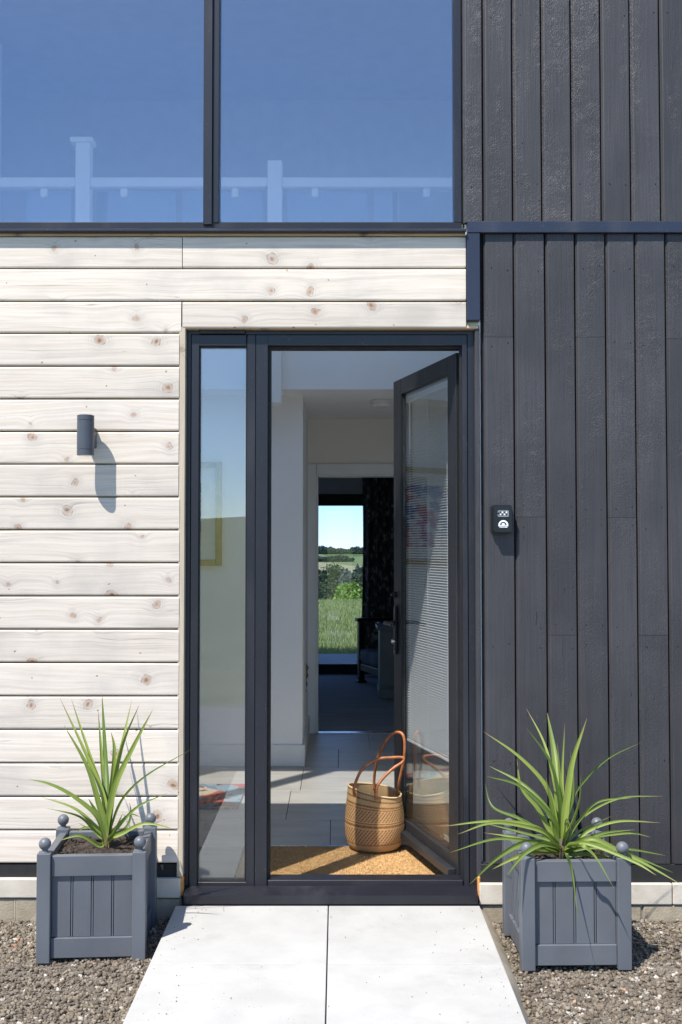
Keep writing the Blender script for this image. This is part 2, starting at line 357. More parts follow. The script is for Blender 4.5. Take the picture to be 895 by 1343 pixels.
def basket_mat():
    m, nt, b = mat('woven_sisal'); k = N(nt)
    tc = k.n('TexCoord'); sp = k.n('SeparateXYZ'); k.l(tc.outputs['UV'], sp.inputs[0]); U, V = sp.outputs[0], sp.outputs[1]
    cream, rust = (.585, .385, .185), (.29, .068, .014)
    def band(a, b_): return k.m('MULTIPLY', k.m('GREATER_THAN', V, a), k.m('LESS_THAN', V, b_))
    wob = k.m('MULTIPLY', k.m('SUBTRACT', k.noise(k.vm('MULTIPLY', tc.outputs['UV'], (60, 30, 1)), 1, 2), .5), .012)
    V2 = k.m('ADD', V, wob)
    def line(c, wd): return k.m('LESS_THAN', k.m('ABSOLUTE', k.m('SUBTRACT', V2, c)), wd)
    lines = 0.
    for c, wd in ((.47, .020), (.52, .009), (.80, .016), (.90, .013), (.755, .009), (.155, .010)):
        lines = k.m('MAXIMUM', lines, line(c, wd))
    diag = k.m('FRACT', k.m('ADD', k.m('MULTIPLY', U, 52), k.m('MULTIPLY', V2, -14)))
    dots = k.m('LESS_THAN', diag, .5)
    row = k.m('LESS_THAN', k.m('FRACT', k.m('MULTIPLY', V, 26)), .86)
    hatch = k.m('MULTIPLY', k.m('MULTIPLY', dots, row), k.m('MAXIMUM', band(.17, .42), band(.55, .74)))
    f = k.m('MULTIPLY', k.m('MAXIMUM', lines, hatch), .88)
    n = k.noise(k.vm('MULTIPLY', tc.outputs['UV'], (220, 40, 1)), 1, 3)
    c = k.mix(f, cream, rust); c = k.mix(k.m('MULTIPLY', k.rng(n, .4, .7), .35), c, (.35, .22, .10))
    loose = k.noise(k.vm('MULTIPLY', tc.outputs['UV'], (70, 44, 1)), 1, 4, .7); c = k.mix(k.m('MULTIPLY', k.rng(loose, .45, .7), .4), c, (.66, .52, .32))
    k.l(c, b.inputs['Base Color']); b.inputs['Roughness'].default_value = .95; b.inputs['Specular IOR Level'].default_value = .05
    wv = k.m('MULTIPLY', k.m('SINE', k.m('MULTIPLY', U, 900)), k.m('SINE', k.m('MULTIPLY', V, 200)))
    k.bump(b, k.m('ADD', wv, n), .8, .0025); return m
M['basket'] = basket_mat()
def pattern_mat(name, base, spots, sc, thr=.56, rough=.9, stretch=(1,1,1)):
    m, nt, b = mat(name); k = N(nt); v = k.obj(stretch)
    c = base if isinstance(base, bpy.types.NodeSocket) else None
    vo = k.vor(v, sc); s = k.n('SeparateColor'); k.l(vo.outputs['Color'], s.inputs[0])
    cr = k.ramp(s.outputs[0], [(i/(len(spots)), x) for i, x in enumerate(spots)]); cr.node.color_ramp.interpolation = 'CONSTANT'
    f = k.rng(k.noise(v, sc*1.3, 3), thr, thr+.03)
    k.l(k.mix(f, base, cr), b.inputs['Base Color']); b.inputs['Roughness'].default_value = rough; return m
M['curtain'] = pattern_mat('dark_leafy_curtain', (.075, .078, .078), [(.34, .32, .27), (.24, .23, .20), (.17, .18, .16)], 16, .55, stretch=(1, 1, .7))
M['rug'] = pattern_mat('patchwork_rug', (.14, .05, .05), [(.45, .09, .07), (.16, .22, .30), (.50, .42, .30), (.30, .10, .14), (.22, .32, .38), (.55, .30, .12)], 9, .38)
M['painting'] = pattern_mat('abstract_painting', (.62, .60, .60), [(.40, .08, .10), (.10, .14, .32), (.30, .06, .16), (.14, .22, .42), (.50, .20, .22)], 9, .47, stretch=(1, 1, 1.3))

# ------------------------------------------------------------------ object helpers
W = {}                                               # world origin of every untransformed parent
def tag(o, label=None, cat=None, group=None, kind=None):
    for a, b in (('label', label), ('category', cat), ('group', group), ('kind', kind)):
        if b: o[a] = b
    return o
def empty(name, loc, rz=0, **k):
    o = bpy.data.objects.new(name, None); C.collection.objects.link(o); o.empty_display_size = .1
    o.location = loc; o.rotation_euler = (0, 0, rz); W[o.name] = Vector(loc); return tag(o, **k)
def link(name, me, m, parent=None, org=(0,0,0), rotz=0):
    o = bpy.data.objects.new(name, me); C.collection.objects.link(o)
    if m and not me.materials: me.materials.append(m)
    org = Vector(org); W[o.name] = org
    if parent: o.parent = parent; org = org - W[parent.name]
    o.location = org
    if rotz: o.rotation_euler = (0, 0, rotz)
    return o
def smooth(me, on=True):
    me.polygons.foreach_set('use_smooth', [on]*len(me.polygons))
def box_me(dx, dy, dz, bev=.002, seg=1, name='piece'):
    bm = bmesh.new(); bmesh.ops.create_cube(bm, size=1)
    bmesh.ops.scale(bm, vec=(dx, dy, dz), verts=bm.verts)
    if bev: bmesh.ops.bevel(bm, geom=bm.edges[:], offset=min(bev, .45*min(dx, dy, dz)), segments=seg, affect='EDGES', profile=.5)
    me = bpy.data.meshes.new(name); bm.to_mesh(me); bm.free()
    return me
def box(name, x0, x1, y0, y1, z0, z1, m, parent=None, bev=.002, seg=1):
    me = box_me(abs(x1-x0), abs(y1-y0), abs(z1-z0), bev, seg, name)
    return link(name, me, m, parent, ((x0+x1)/2, (y0+y1)/2, (z0+z1)/2))
def pydata(name, vs, fs, m, parent=None, org=(0,0,0), sm=False, uv=None):
    me = bpy.data.meshes.new(name); me.from_pydata([tuple(v) for v in vs], [], fs)
    if uv:
        l = me.uv_layers.new(name='UVMap'); l.data.foreach_set('uv', [c for f in fs for i in f for c in uv[i]])
    if sm: smooth(me)
    me.update(); return link(name, me, m, parent, org)
def lathe(name, prof, m, parent=None, org=(0,0,0), n=32, axis='Z', sm=True):
    vs, fs = [], []
    for r, z in prof:
        for i in range(n):
            a = 2*math.pi*i/n; p = (r*math.cos(a), r*math.sin(a), z)
            if axis == 'Y': p = (p[0], p[2], p[1])
            vs.append(p)
    for j in range(len(prof)-1):
        for i in range(n):
            a, b = j*n+i, j*n+(i+1) % n; q = (a, b, b+n, a+n)
            fs.append(q if axis == 'Z' else q[::-1])
    fs.append(tuple(range(n))[::-1] if axis == 'Z' else tuple(range(n))); fs.append(tuple(range((len(prof)-1)*n, len(prof)*n)))
    o = pydata(name, vs, fs, m, parent, org)
    me = o.data; me.polygons.foreach_set('use_smooth', [len(p.vertices) == 4 for p in me.polygons])
    me.set_sharp_from_angle(angle=R(40)) if hasattr(me, 'set_sharp_from_angle') else None
    return o
def bez(pts, n):
    """Catmull-Rom through points"""
    pts = [Vector(p) for p in pts]; q = [pts[0]*2-pts[1]] + pts + [pts[-1]*2-pts[-2]]; out = []
    for i in range(1, len(q)-2):
        for j in range(n):
            t = j/n; a, b, c, d = q[i-1], q[i], q[i+1], q[i+2]
            out.append(.5*((2*b)+(-a+c)*t+(2*a-5*b+4*c-d)*t*t+(-a+3*b-3*c+d)*t**3))
    return out + [pts[-1]]
def tube(name, pts, rad, m, parent=None, org=(0,0,0), n=10):
    org = Vector(org); vs, fs = [], []; prev = None
    for i, p in enumerate(pts):
        t = (pts[min(i+1, len(pts)-1)]-pts[max(i-1, 0)]).normalized()
        if prev is None: a = t.orthogonal().normalized()
        else: a = (prev - t*prev.dot(t)).normalized()
        prev = a; b = t.cross(a); r = rad(i/(len(pts)-1)) if callable(rad) else rad
        for k in range(n):
            an = 2*math.pi*k/n; vs.append(p-org + a*math.cos(an)*r + b*math.sin(an)*r)
    for i in range(len(pts)-1):
        for k in range(n):
            fs.append((i*n+k, i*n+(k+1) % n, (i+1)*n+(k+1) % n, (i+1)*n+k))
    fs.append(tuple(range(n))[::-1]); fs.append(tuple((len(pts)-1)*n+k for k in range(n)))
    return pydata(name, vs, fs, m, parent, org, sm=True)
def prism(name, outline, y0, y1, m, parent=None, bev=0):
    """extrude an x-z outline from y0 to y1"""
    n = len(outline); cx = sum(p[0] for p in outline)/n; cz = sum(p[1] for p in outline)/n; cyy = (y0+y1)/2
    vs = [(x-cx, y0-cyy, z-cz) for x, z in outline] + [(x-cx, y1-cyy, z-cz) for x, z in outline]
    fs = [tuple(range(n)), tuple(range(n, 2*n))[::-1]] + [(i, i+n, (i+1) % n+n, (i+1) % n) for i in range(n)]
    bm = bmesh.new(); bv = [bm.verts.new(v) for v in vs]
    for f in fs: bm.faces.new([bv[i] for i in f])
    bmesh.ops.recalc_face_normals(bm, faces=bm.faces)
    if bev: bmesh.ops.bevel(bm, geom=bm.edges[:], offset=bev, segments=2, affect='EDGES')
    me = bpy.data.meshes.new(name); bm.to_mesh(me); bm.free()
    return link(name, me, m, parent, (cx, cyy, cz))

# ------------------------------------------------------------------ ground, fields, hills
def hgt(x, y):
    h = -.085
    if y > 24: h += -9.5*min(1, ((y-24)/70))**1.15 if y < 94 else -9.5
    if y > 94: h += -3*min(1, (y-94)/200)
    if y > 400: h += 5.2*min(1, (y-400)/300)
    if y > 700: h += 3.6*min(1, (y-700)/200)
    if y < -60:
        t = min(1, (-60-y)/260); t = t*t*(3-2*t)
        h += t*(9.5 + 3.5*math.sin(x*.011+.9) + 1.2*math.sin(x*.031))
    if abs(x) > 20 and -60 < y < 200: h += .25*math.sin(x*.05)*min(1, (abs(x)-20)/60)
    return h
def axis_pts(vals): return sorted(set(vals))
ys = axis_pts([s*v for s in (-1, 1) for v in [0, 2, 4, 7, 10, 14, 18, 22, 26, 30, 35, 40, 46, 54, 64, 76, 90, 110, 140, 180, 230, 300, 360, 400, 460, 520, 600, 700, 800, 900, 1100, 1500, 2200, 3200]])
xs = axis_pts([s*v for s in (-1, 1) for v in [0, 2, 5, 8, 12, 18, 26, 36, 50, 70, 95, 130, 170, 220, 300, 400, 550, 750, 1000, 1500, 2200, 3200]])
vs = [(x, y, hgt(x, y)) for y in ys for x in xs]; nx = len(xs)
fs = [(j*nx+i, j*nx+i+1, (j+1)*nx+i+1, (j+1)*nx+i) for j in range(len(ys)-1) for i in range(nx-1)]
tag(pydata('ground', vs, fs, M['ground'], sm=True), kind='structure')

# driveway sheet and gravel bed
tag(box('driveway', -16, 16, -5.35, .02, -.16, -.078, M['drive'], bev=0), kind='structure')
def bed(name, x0, x1, y0, y1):
    n1, n2 = int((x1-x0)/.03), int((y1-y0)/.03); vs = []
    for j in range(n2+1):
        for i in range(n1+1):
            x, y = x0+(x1-x0)*i/n1, y0+(y1-y0)*j/n2
            z = bedz(x, y); vs.append((x, y, z))
    fs = [(j*(n1+1)+i, j*(n1+1)+i+1, (j+1)*(n1+1)+i+1, (j+1)*(n1+1)+i) for j in range(n2) for i in range(n1)]
    return tag(pydata(name, vs, fs, M['gravelbase'], sm=True), kind='structure')
def bedz(x, y): return -.062 + .016*mnoise.noise(Vector((x*2.3, y*2.3, 0))) + .006*mnoise.noise(Vector((x*9, y*9, 3)))
PXL, PXR = PX(231, 1187, -.03)+.0, PX(629, 1187, -.03)     # the path's edges
bed('gravel_bed', -2.6, PXL-.005, -2.6, -.012); bed('gravel_bed', PXR+.003, 2.6, -2.6, -.012)

def stones(x0, x1, y0, y1, dens, smin, smax, name, label=None):
    n = int((x1-x0)*(y1-y0)*dens)
    bm = bmesh.new(); bmesh.ops.create_icosphere(bm, subdivisions=1, radius=1)
    bv = np.array([v.co[:] for v in bm.verts]); bf = np.array([[v.index for v in f.verts] for f in bm.faces]); bm.free()
    c = np.stack([RNG.uniform(x0, x1, n), RNG.uniform(y0, y1, n), np.zeros(n)], 1)
    s = smin + (smax-smin)*RNG.random(n)**2.6
    c[:, 2] = [bedz(x, y) for x, y in c[:, :2]]; c[:, 2] += s*RNG.uniform(-.2, .7, n)
    sc = s[:, None]*RNG.uniform(.6, 1.15, (n, 3)); sc[:, 2] *= .75
    a = RNG.uniform(0, 6.28, n); b = RNG.uniform(-.6, .6, n)
    v = bv[None]*(1+RNG.uniform(-.45, .45, (n, len(bv), 1)))*sc[:, None, :]
    ca, sa, cb, sb = np.cos(a)[:, None], np.sin(a)[:, None], np.cos(b)[:, None], np.sin(b)[:, None]
    y_, z_ = v[..., 1]*cb-v[..., 2]*sb, v[..., 1]*sb+v[..., 2]*cb
    v = np.stack([v[..., 0]*ca-y_*sa, v[..., 0]*sa+y_*ca, z_], -1) + c[:, None, :]
    f = (bf[None] + (np.arange(n)*len(bv))[:, None, None]).reshape(-1)
    me = bpy.data.meshes.new(name); me.vertices.add(n*len(bv)); me.vertices.foreach_set('co', v.reshape(-1))
    me.loops.add(len(f)); me.loops.foreach_set('vertex_index', f.astype('i'))
    me.polygons.add(len(f)//3); me.polygons.foreach_set('loop_start', np.arange(0, len(f), 3, dtype='i'))
    me.update(calc_edges=True)
    return tag(link(name, me, M['gravel']), label, 'gravel', kind='stuff')
stones(-2.0, PXL-.008, -1.9, -.016, 14500, .0028, .0108, 'gravel', 'loose grey-brown gravel left of the white path')
stones(PXR+.012, 2.1, -1.9, -.016, 14500, .0028, .0108, 'gravel', 'loose grey-brown gravel right of the white path')

# ------------------------------------------------------------------ path of white slabs
path = box('path', PXL+.006, PXR-.006, -2.25, -.035, -.11, -.045, M['mortar'], bev=0); tag(path, kind='structure')
xm = PX(431, 1187, -.03); rows = [-.035, -.59, -1.15, -1.71, -2.25]
for j in range(4):
    for a, b in ((PXL, xm-.0018), (xm+.0018, PXR)):
        box('slab', a, b, rows[j+1]+.001, rows[j]-.001, -.042, random.uniform(-.0006, .0006), M['slab'], path, bev=.0025, seg=2)
# rough concrete haunch showing along the path's right side
hv = []; nn = 70
for i in range(nn+1):
    y = -.04 - i*.030; dp = max(0, i-19)*.003; wob = .006*mnoise.noise(Vector((i*.6, 1, 2)))
    hv += [(PXR+.001, y, -.008), (PXR+.028+wob, y, -.026-dp+wob*.5), (PXR+.052+wob*1.5, y, -.075-dp)]
hf = [(3*i+k, 3*i+k+1, 3*i+k+4, 3*i+k+3) for i in range(nn) for k in (0, 1)]
pydata('haunch', hv, hf, M['mortar'], path, sm=True, org=(0,0,0))

# ------------------------------------------------------------------ house shell and interior
def S(name, *a, bev=0, **k): return tag(box(name, *a, bev=bev, **k), kind='structure')
YF = .028                                                      # back of the cladding
xL = PX(243, 700, .03); xRt = PX(623, 700, .03)                # door unit
zH = PZ(431, .03); zWB = PZ(303, 0.0)                          # door head, underside of the upper window
xUW = PX(606, 290, .03)
HX0, HX1 = -2.45, .74                                          # hall
S('front_wall', -3.2, xL-.02, YF, .30, -.30, zWB-.01, M['plaster'])
S('front_wall', xL-.02, xRt+.02, YF, .30, zH+.012, zWB-.01, M['plaster'])
S('front_wall', xRt+.02, 3.2, YF, .30, -.30, zWB-.01, M['plaster'])
S('front_wall', xUW+.01, 3.2, YF, .30, zWB-.01, 5.0, M['plaster'])
S('front_wall', -3.2, -2.62, YF, .30, zWB-.01, 5.0, M['plaster'])
S('front_wall', -2.62, xUW+.01, YF, .30, 4.72, 5.0, M['plaster'])
S('house_side_wall', -3.2, -2.95, .30, 7.9, -.30, 5.0, M['plaster'])
S('house_side_wall', 2.95, 3.2, .30, 7.9, -.30, 2.55, M['plaster'])
S('house_side_wall', 2.95, 3.2, .30, 7.9, 4.8, 5.0, M['plaster'])
S('house_side_wall', 2.95, 3.2, 4.5, 7.9, 2.55, 4.8, M['plaster'])
S('house_side_wall', 2.95, 3.2, .30, .45, 2.55, 4.8, M['plaster'])
S('side_floor', HX1+.1, 2.95, .30, 2.24, 2.40, 2.52, M['plaster'])
sw = empty('added_side_window', (3.05, 2.4, 2.55), label='unseen upstairs window added in the right-hand side wall to light the hall', cat='window')  # unseen window, added so soft sky light brightens the hall
for y0 in (.45, 1.78, 3.11, 4.44): box('mullion', 3.0, 3.08, y0, y0+.06, 2.6101, 4.7399, M['frame'], sw)
box('frame_rail', 3.0, 3.08, .45, 4.5, 2.55, 2.61, M['frame'], sw); box('frame_rail', 3.0, 3.08, .45, 4.5, 4.74, 4.80, M['frame'], sw)
for y0 in (.51, 1.84, 3.17): box('pane', 3.03, 3.04, y0, y0+1.27, 2.6101, 4.7399, M['glass_clear'], sw, 0)
S('roof', -3.3, 3.3, -.03, 8.0, 5.0, 5.15, M['greywall'])
S('house_back_wall', -2.95, 2.95, 7.65, 7.9, 2.5, 5.0, M['plaster'])
S('hall_side_wall', HX0-.1, HX0, .30, 3.65, 0, 5.0, M['plaster'])
S('hall_side_wall', HX1, HX1+.1, .30, 3.65, 0, 2.52, M['plaster'])
# the white wall with the picture, left of the passage
yC = 2.50; xC = PX(397, 800, yC)
S('hall_end_wall', HX0, xC, yC, 3.65, 0, 2.262, M['plaster'])
S('passage_end_wall', xC, PX(401, 800, 3.64), 3.64, 3.75, 0, 2.262, M['plaster'])
yD = 3.65; cxl = PX(417.5, 800, yD-.02); cxo = PX(400, 800, yD-.02); czt = PZ(625, yD-.02); czo = PZ(608, yD-.02)
cxr = cxl + .80
S('passage_end_wall', -2.95, cxl-.012, yD+.001, yD+.11, 0, 2.261, M['plaster_dim'])
S('passage_end_wall', cxr+.012, 2.95, yD+.001, yD+.11, 0, 2.261, M['plaster_dim'])
S('passage_end_wall', cxl-.012, cxr+.012, yD+.001, yD+.11, czt+.012, 2.261, M['plaster_dim'])
S('landing_floor', -2.95, 2.95, 2.24, 7.64, 2.262, 2.52, M['plaster'])
S('landing_back_wall', -2.95, 2.95, 4.6, 4.7, 2.52, 5.0, M['greywall'])
bx0 = PX(369, 520, 2.12)
S('beam_end', bx0-.2, bx0, 2.13, 2.238, PZ(528, 2.13), 2.52, M['plaster'])
# skirting
for a in ((HX0, xC+.004, yC-.016, yC-.0005, .0, .13), ):
    S('skirting', *a, M['paintwood'], bev=.003)
S('skirting', xC+.0005, xC+.015, yC-.016, yD-.03, 0, .13, M['paintwood'], bev=.003)
S('skirting', HX1-.015, HX1-.0005, .31, yD-.03, 0, .13, M['paintwood'], bev=.003)
# bedroom
S('bedroom_floor', -2.95, 2.95, yD-.002, 7.75, -.16, -.002, M['carpet'])
yB = 7.28
wx0, wx1, wzt = -1.7, .95, PZ(648, yB)
S('bedroom_wall', -2.95, wx0, yB, 7.55, 0, 2.261, M['greywall'])
S('bedroom_wall', wx1, 2.95, yB, 7.55, 0, 2.261, M['greywall'])
S('bedroom_wall', wx0, wx1, yB, 7.55, wzt, 2.261, M['greywall'])
S('threshold_strip', cxl, cxr, yD-.02, yD+.05, -.003, .006, M['chrome'], bev=.002)
# hall floor: tiles
hf_ = S('hall_floor', HX0, HX1, .10, yD-.004, -.16, -.006, M['grout'])
tr = [(.76, 1.22, -.03), (1.22, 1.85, -.25), (1.85, 2.45, -.2), (2.45, 3.05, .01), (3.05, 3.64, .222)]
for (a, b, xo) in tr:
    x = xo - 3*.9
    while x < HX1:
        x0, x1 = max(x+.0015, HX0+.001), min(x+.9-.0015, HX1-.001)
        if x1-x0 > .03 and not (a >= 2.5 and x1 < xC-.2):
            box('tile', x0, x1, a+.0015, b-.0015, -.0058, 0, M['tile'], hf_, bev=.001)
        x += .9
for x0 in (HX0+.001, HX0+.9, ):
    box('tile', x0, min(x0+.897, -.62), .31, .757, -.0058, 0, M['tile'], hf_, bev=.001)
box('tile', -.60, -.415, .105, .757, -.0058, 0, M['tile'], hf_, bev=.001)
box('tile', .58, HX1-.001, .31, .757, -.0058, 0, M['tile'], hf_, bev=.001)

# ------------------------------------------------------------------ entrance unit
FD = 4.07; yf = FD+CAMY
ent = empty('entrance_frame', (0, yf, 0), label='dark anthracite entrance frame with narrow glazed sidelight left of the doorway', cat='door frame')
def fr(name, u0, v0, u1, v1, ya, yb, m=None, parent=ent, bev=.0015, um=None):
    D = ya-CAMY; um = um or (v0+v1)/2
    x0, x1 = P(u0, um, D).x, P(u1, um, D).x
    return box(name, x0, x1, ya, yb, PZ(v1, ya), PZ(v0, ya), m or M['frame'], parent, bev)
um = 800
fr('jamb', 242.5, 430.5, 249.5, 1176, yf+.006, .105, um=um)
fr('jamb', 614.5, 430.5, 624, 1176, yf+.006, .105, um=um)
fr('head', 249.7, 430.5, 614.3, 439, yf+.007, .105)
fr('bottom_rail', 249.7, 1166, 614.3, 1176, yf+.006, .105)
# sidelight sash
fr('sash_stile', 249.7, 439.2, 260, 1165.8, yf, .09, um=um)
fr('sash_stile', 323.5, 439.2, 334.5, 1165.8, yf, .09, um=um)
fr('sash_rail', 260.2, 439.2, 323.3, 453.5, yf+.0006, .09)
fr('sash_rail', 260.2, 1157, 323.3, 1165.8, yf+.0006, .09)
g = fr('pane', 258.5, 452, 325, 1159, yf+.022, yf+.034, M['glass_side'], bev=0, um=um)
for a in ((260.1, 453.6, 261.6, 1156.9), (321.9, 453.6, 323.4, 1156.9)): fr('gasket', *a, yf+.008, yf+.0215, M['gasket'], um=um, bev=0)
for a in ((261.7, 453.6, 321.8, 455.4), (261.7, 1155.0, 321.8, 1156.9)): fr('gasket', *a, yf+.008, yf+.0215, M['gasket'], bev=0)
# doorway
fr('mullion', 334.9, 439.2, 351, 1165.8, yf+.001, .105, um=um)
fr('rebate', 351.1, 453.2, 354.8, 1158, yf+.022, .105, M['gasket'], um=um)
fr('door_head', 351.2, 439.2, 608.2, 453.0, yf+.0015, .105)
fr('rebate', 354.9, 453.2, 603.8, 457.2, yf+.022, .105, M['gasket'])
fr('door_jamb', 607.6, 439.2, 614.3, 1165.8, yf+.001, .105, um=um)
fr('rebate', 604.2, 453.2, 607.5, 1158, yf+.022, .075, M['gasket'], um=um)
fr('door_sill', 351.2, 1154.5, 607.5, 1165.8, yf+.0015, .105)
# sloping drip sill
z0 = PZ(1173, -.0); zs = PZ(1183, -.035)
xa, xb = PX(241, 1180, -.03), PX(627, 1180, -.03)
vsl = []
for x in (xa, xb): vsl += [(x, yf+.03, .052), (x, yf+.004, .052), (x, -.034, .036), (x, -.034, .004), (x, yf+.03, .004)]
pydata('drip_sill', vsl, [(0,1,2,3,4), (9,8,7,6,5)] + [(i, i+5, (i+1) % 5+5, (i+1) % 5) for i in range(5)], M['frame'], ent)
# trickle vent above the sidelight
fr('trickle_vent', 261, 431.2, 322, 437.6, yf-.006, yf+.0065, M['black'], bev=.0025)
fr('vent_slot', 268, 434.6, 316, 435.8, yf-.0066, yf-.0055, M['gasket'], bev=0)
# timber reveals round the unit
rev = empty('timber_reveal', (0, .01, 0), label='raw brown timber lining edging the top and left of the door frame', cat='timber lining')
fr('side_board', 233.6, 428.5, 241.8, 1150, .002, .10, M['rawwood'], rev, um=um)
zt0 = PZ(431, .0)+.001
box('head_board', xL-.012, PX(628, 425, 0), .0045, .10, zt0, zt0+.0125, M['rawwood_h'], rev)
box('side_board', PX(624.5, 800, .01), PX(630.5, 800, .01), .006, .10, PZ(1150, .01), zt0-.001, M['char'], rev)
tag(fr('foam', 234, 1150, 240.5, 1176, -.004, .03, M['foam'], None, um=1160, bev=.006), 'orange sealant foam bulging at the bottom left of the door frame', 'sealant')
tag(fr('foam', 627.2, 1150, 630.6, 1182, -.004, .03, M['foam'], None, um=1160, bev=.005), 'orange sealant foam at the bottom right of the door frame', 'sealant')

# ------------------------------------------------------------------ door leaf
H = Vector((.464, .10)); DW = .765; ang = math.atan2(.737, -.204)
door = empty('front_door', (H.x, H.y, 0), ang, label='half glazed dark front door standing open into the hall, blind inside its glass', cat='door')
W[door.name] = Vector((0, 0, 0))                        # its children are built in the door's own axes
z0d, z1d = .072, 2.086; T = -.055
def dbox(name, x0, x1, y0, y1, z0, z1, m=None, parent=door, bev=.0015):
    return box(name, x0, x1, y0, y1, z0, z1, m or M['leafpaint'], parent, bev)
dbox('stile', .0, .088, T, 0, z0d, z1d); dbox('stile', .664, DW, T, 0, z0d, z1d)
dbox('rail', .0882, .6638, T, -.0004, 2.015, z1d); dbox('rail', .0882, .6638, T, -.0004, z0d, .130)
for a in ((.0882, .0912), (.6608, .6638)): dbox('bead', *a, T+.004, -.001, .1302, 2.0148, M['gasket'], bev=0)
dbox('drip_bar', .02, .745, .0005, .032, z0d-.012, z0d+.018)
dbox('pane', .0914, .6606, -.016, -.012, .131, 2.014, M['glass_side'], bev=0)
dbox('pane', .0914, .6606, -.044, -.040, .131, 2.014, M['glass_clear'], bev=0)
bl = dbox('blind', .098, .654, -.035, -.021, 1.975, 2.003, M['slat'])
sm_ = box_me(.545, .0125, .0007, 0); sm_.materials.append(M['slat'])
z = .492; i = 0
while z < 1.968:
    s = bpy.data.objects.new('slat', sm_); C.collection.objects.link(s); s.parent = bl
    s.location = Vector((.376, -.028, z)) - W[bl.name]; s.rotation_euler = (R(-21), 0, 0)
    z += .0110
dbox('bottom_bar', .101, .651, -.034, -.022, .470, .482, M['slat'], parent=bl)
for x in (.15, .376, .60): box('cord', x-.0012, x+.0012, -.0212, -.0202, .482, 1.975, M['cord'], bl, 0)
# handle set
hx = .725
pl = dbox('handle_plate', hx-.017, hx+.017, .0006, .012, .845, 1.065, M['blackmetal'], bev=.005)
hz = .988
pts = bez([(hx, .010, hz), (hx, .045, hz), (hx-.004, .056, hz), (hx-.03, .060, hz), (hx-.125, .060, hz-.002)], 6)
tube('lever', pts, lambda t: .0095 - .002*t, M['blackmetal'], door, n=12)
lathe('key_cylinder', [(0.001, .0), (.009, 0), (.009, .012), (.0085, .0135), (.001, .0135)], M['chrome'], pl, (hx, .0115, .905), 20, 'Y')
lathe('thumb_turn', [(.001, 0), (.013, 0), (.013, .008), (.008, .010), (.008, .022), (.001, .023)], M['blackmetal'], door, (hx+.012, .0006, 1.115), 20, 'Y')
for zz in (.25, 1.1, 1.9): dbox('hinge', -.012, .004, T-.008, T+.03, zz, zz+.1, M['blackmetal'])

# ------------------------------------------------------------------ timber cladding (left)
tw = empty('timber_cladding', (-.9, 0, 0), label='pale whitewashed horizontal timber cladding with knots left of and above the doorway', cat='timber wall')
joints = [309.5, 352, 395, 436.8, 480, 523, 565.8, 608.6, 651.8, 695, 738.2, 781.8, 825.4, 869.2, 913, 957, 1001, 1045, 1089, 1132.8]
xe0 = -1.62
def plank(x0, x1, zb, zt, name='plank'):
    # rounded shiplap profile with a thin tongue
    g = .0028; zb += g; zt -= g; h = zt-zb; n = 4
    prof = [(.026, -h/2), (.005, -h/2), (.0012, -h/2+.0025), (0, -h/2+.006)] + [(-.0006, 0)] + [(0, h/2-.006), (.0012, h/2-.0025), (.005, h/2), (.026, h/2)]
    tilt = random.uniform(-.0008, .0008); L = (x1-x0)/2 - .001
    segs = max(2, int(L/.15)); vs = []; m = len(prof); w0 = random.uniform(0, 50)
    for i in range(segs+1):
        x = -L + 2*L*i/segs; bow = .0008*mnoise.noise(Vector((x*1.2+w0, w0, 0)))
        vs += [(x, p[0]+tilt*p[1]/h*2+bow, p[1]+.0005*mnoise.noise(Vector((x*2+w0, p[1]*9, 5)))) for p in prof]
    fs = [(i*m+k, (i+1)*m+k, (i+1)*m+k+1, i*m+k+1) for i in range(segs) for k in range(m-1)]
    fs += [tuple(range(m)), tuple(segs*m+k for k in range(m))[::-1]]
    o = pydata(name, vs, fs, M['wood'], tw, ((x0+x1)/2, 0, (zb+zt)/2))
    return o
xsp = PX(239, 375, 0); xrt = PX(611.5, 370, 0)
for i in range(len(joints)-1):
    zt, zb = PZ(joints[i], 0), PZ(joints[i+1], 0)
    if i == 0: plank(xe0, xsp, zb, zt); plank(xsp+.001, xrt, zb, zt)
    elif i == 1: plank(xe0, xrt, zb, zt)
    elif i == 2: plank(xe0, xsp-.002, zb, zt); plank(xsp+.001, xrt, zt0-.001, zt)
    else: plank(xe0, PX(236, 500 if i < 8 else 800, 0) - .002, zb, zt)
zbt = PZ(joints[-1], 0)
box('backing_board', xe0, xL-.022, .0265, .0275, zbt, PZ(309, 0), M['rawwood_h'], tw, 0)
box('backing_board', xL-.02, xrt, .0265, .0275, zt0+.014, PZ(309, 0), M['rawwood_h'], tw, 0)
box('top_strip', xe0, xrt, .004, .027, PZ(309.2, 0), PZ(302.5, 0), M['rawwood_h'], tw)
tag(box('base_strip', xe0, xL-.014, .006, .03, PZ(1152, 0), zbt-.002, M['charback']), 'black strip under the pale timber boards above the stone sill', 'base strip')

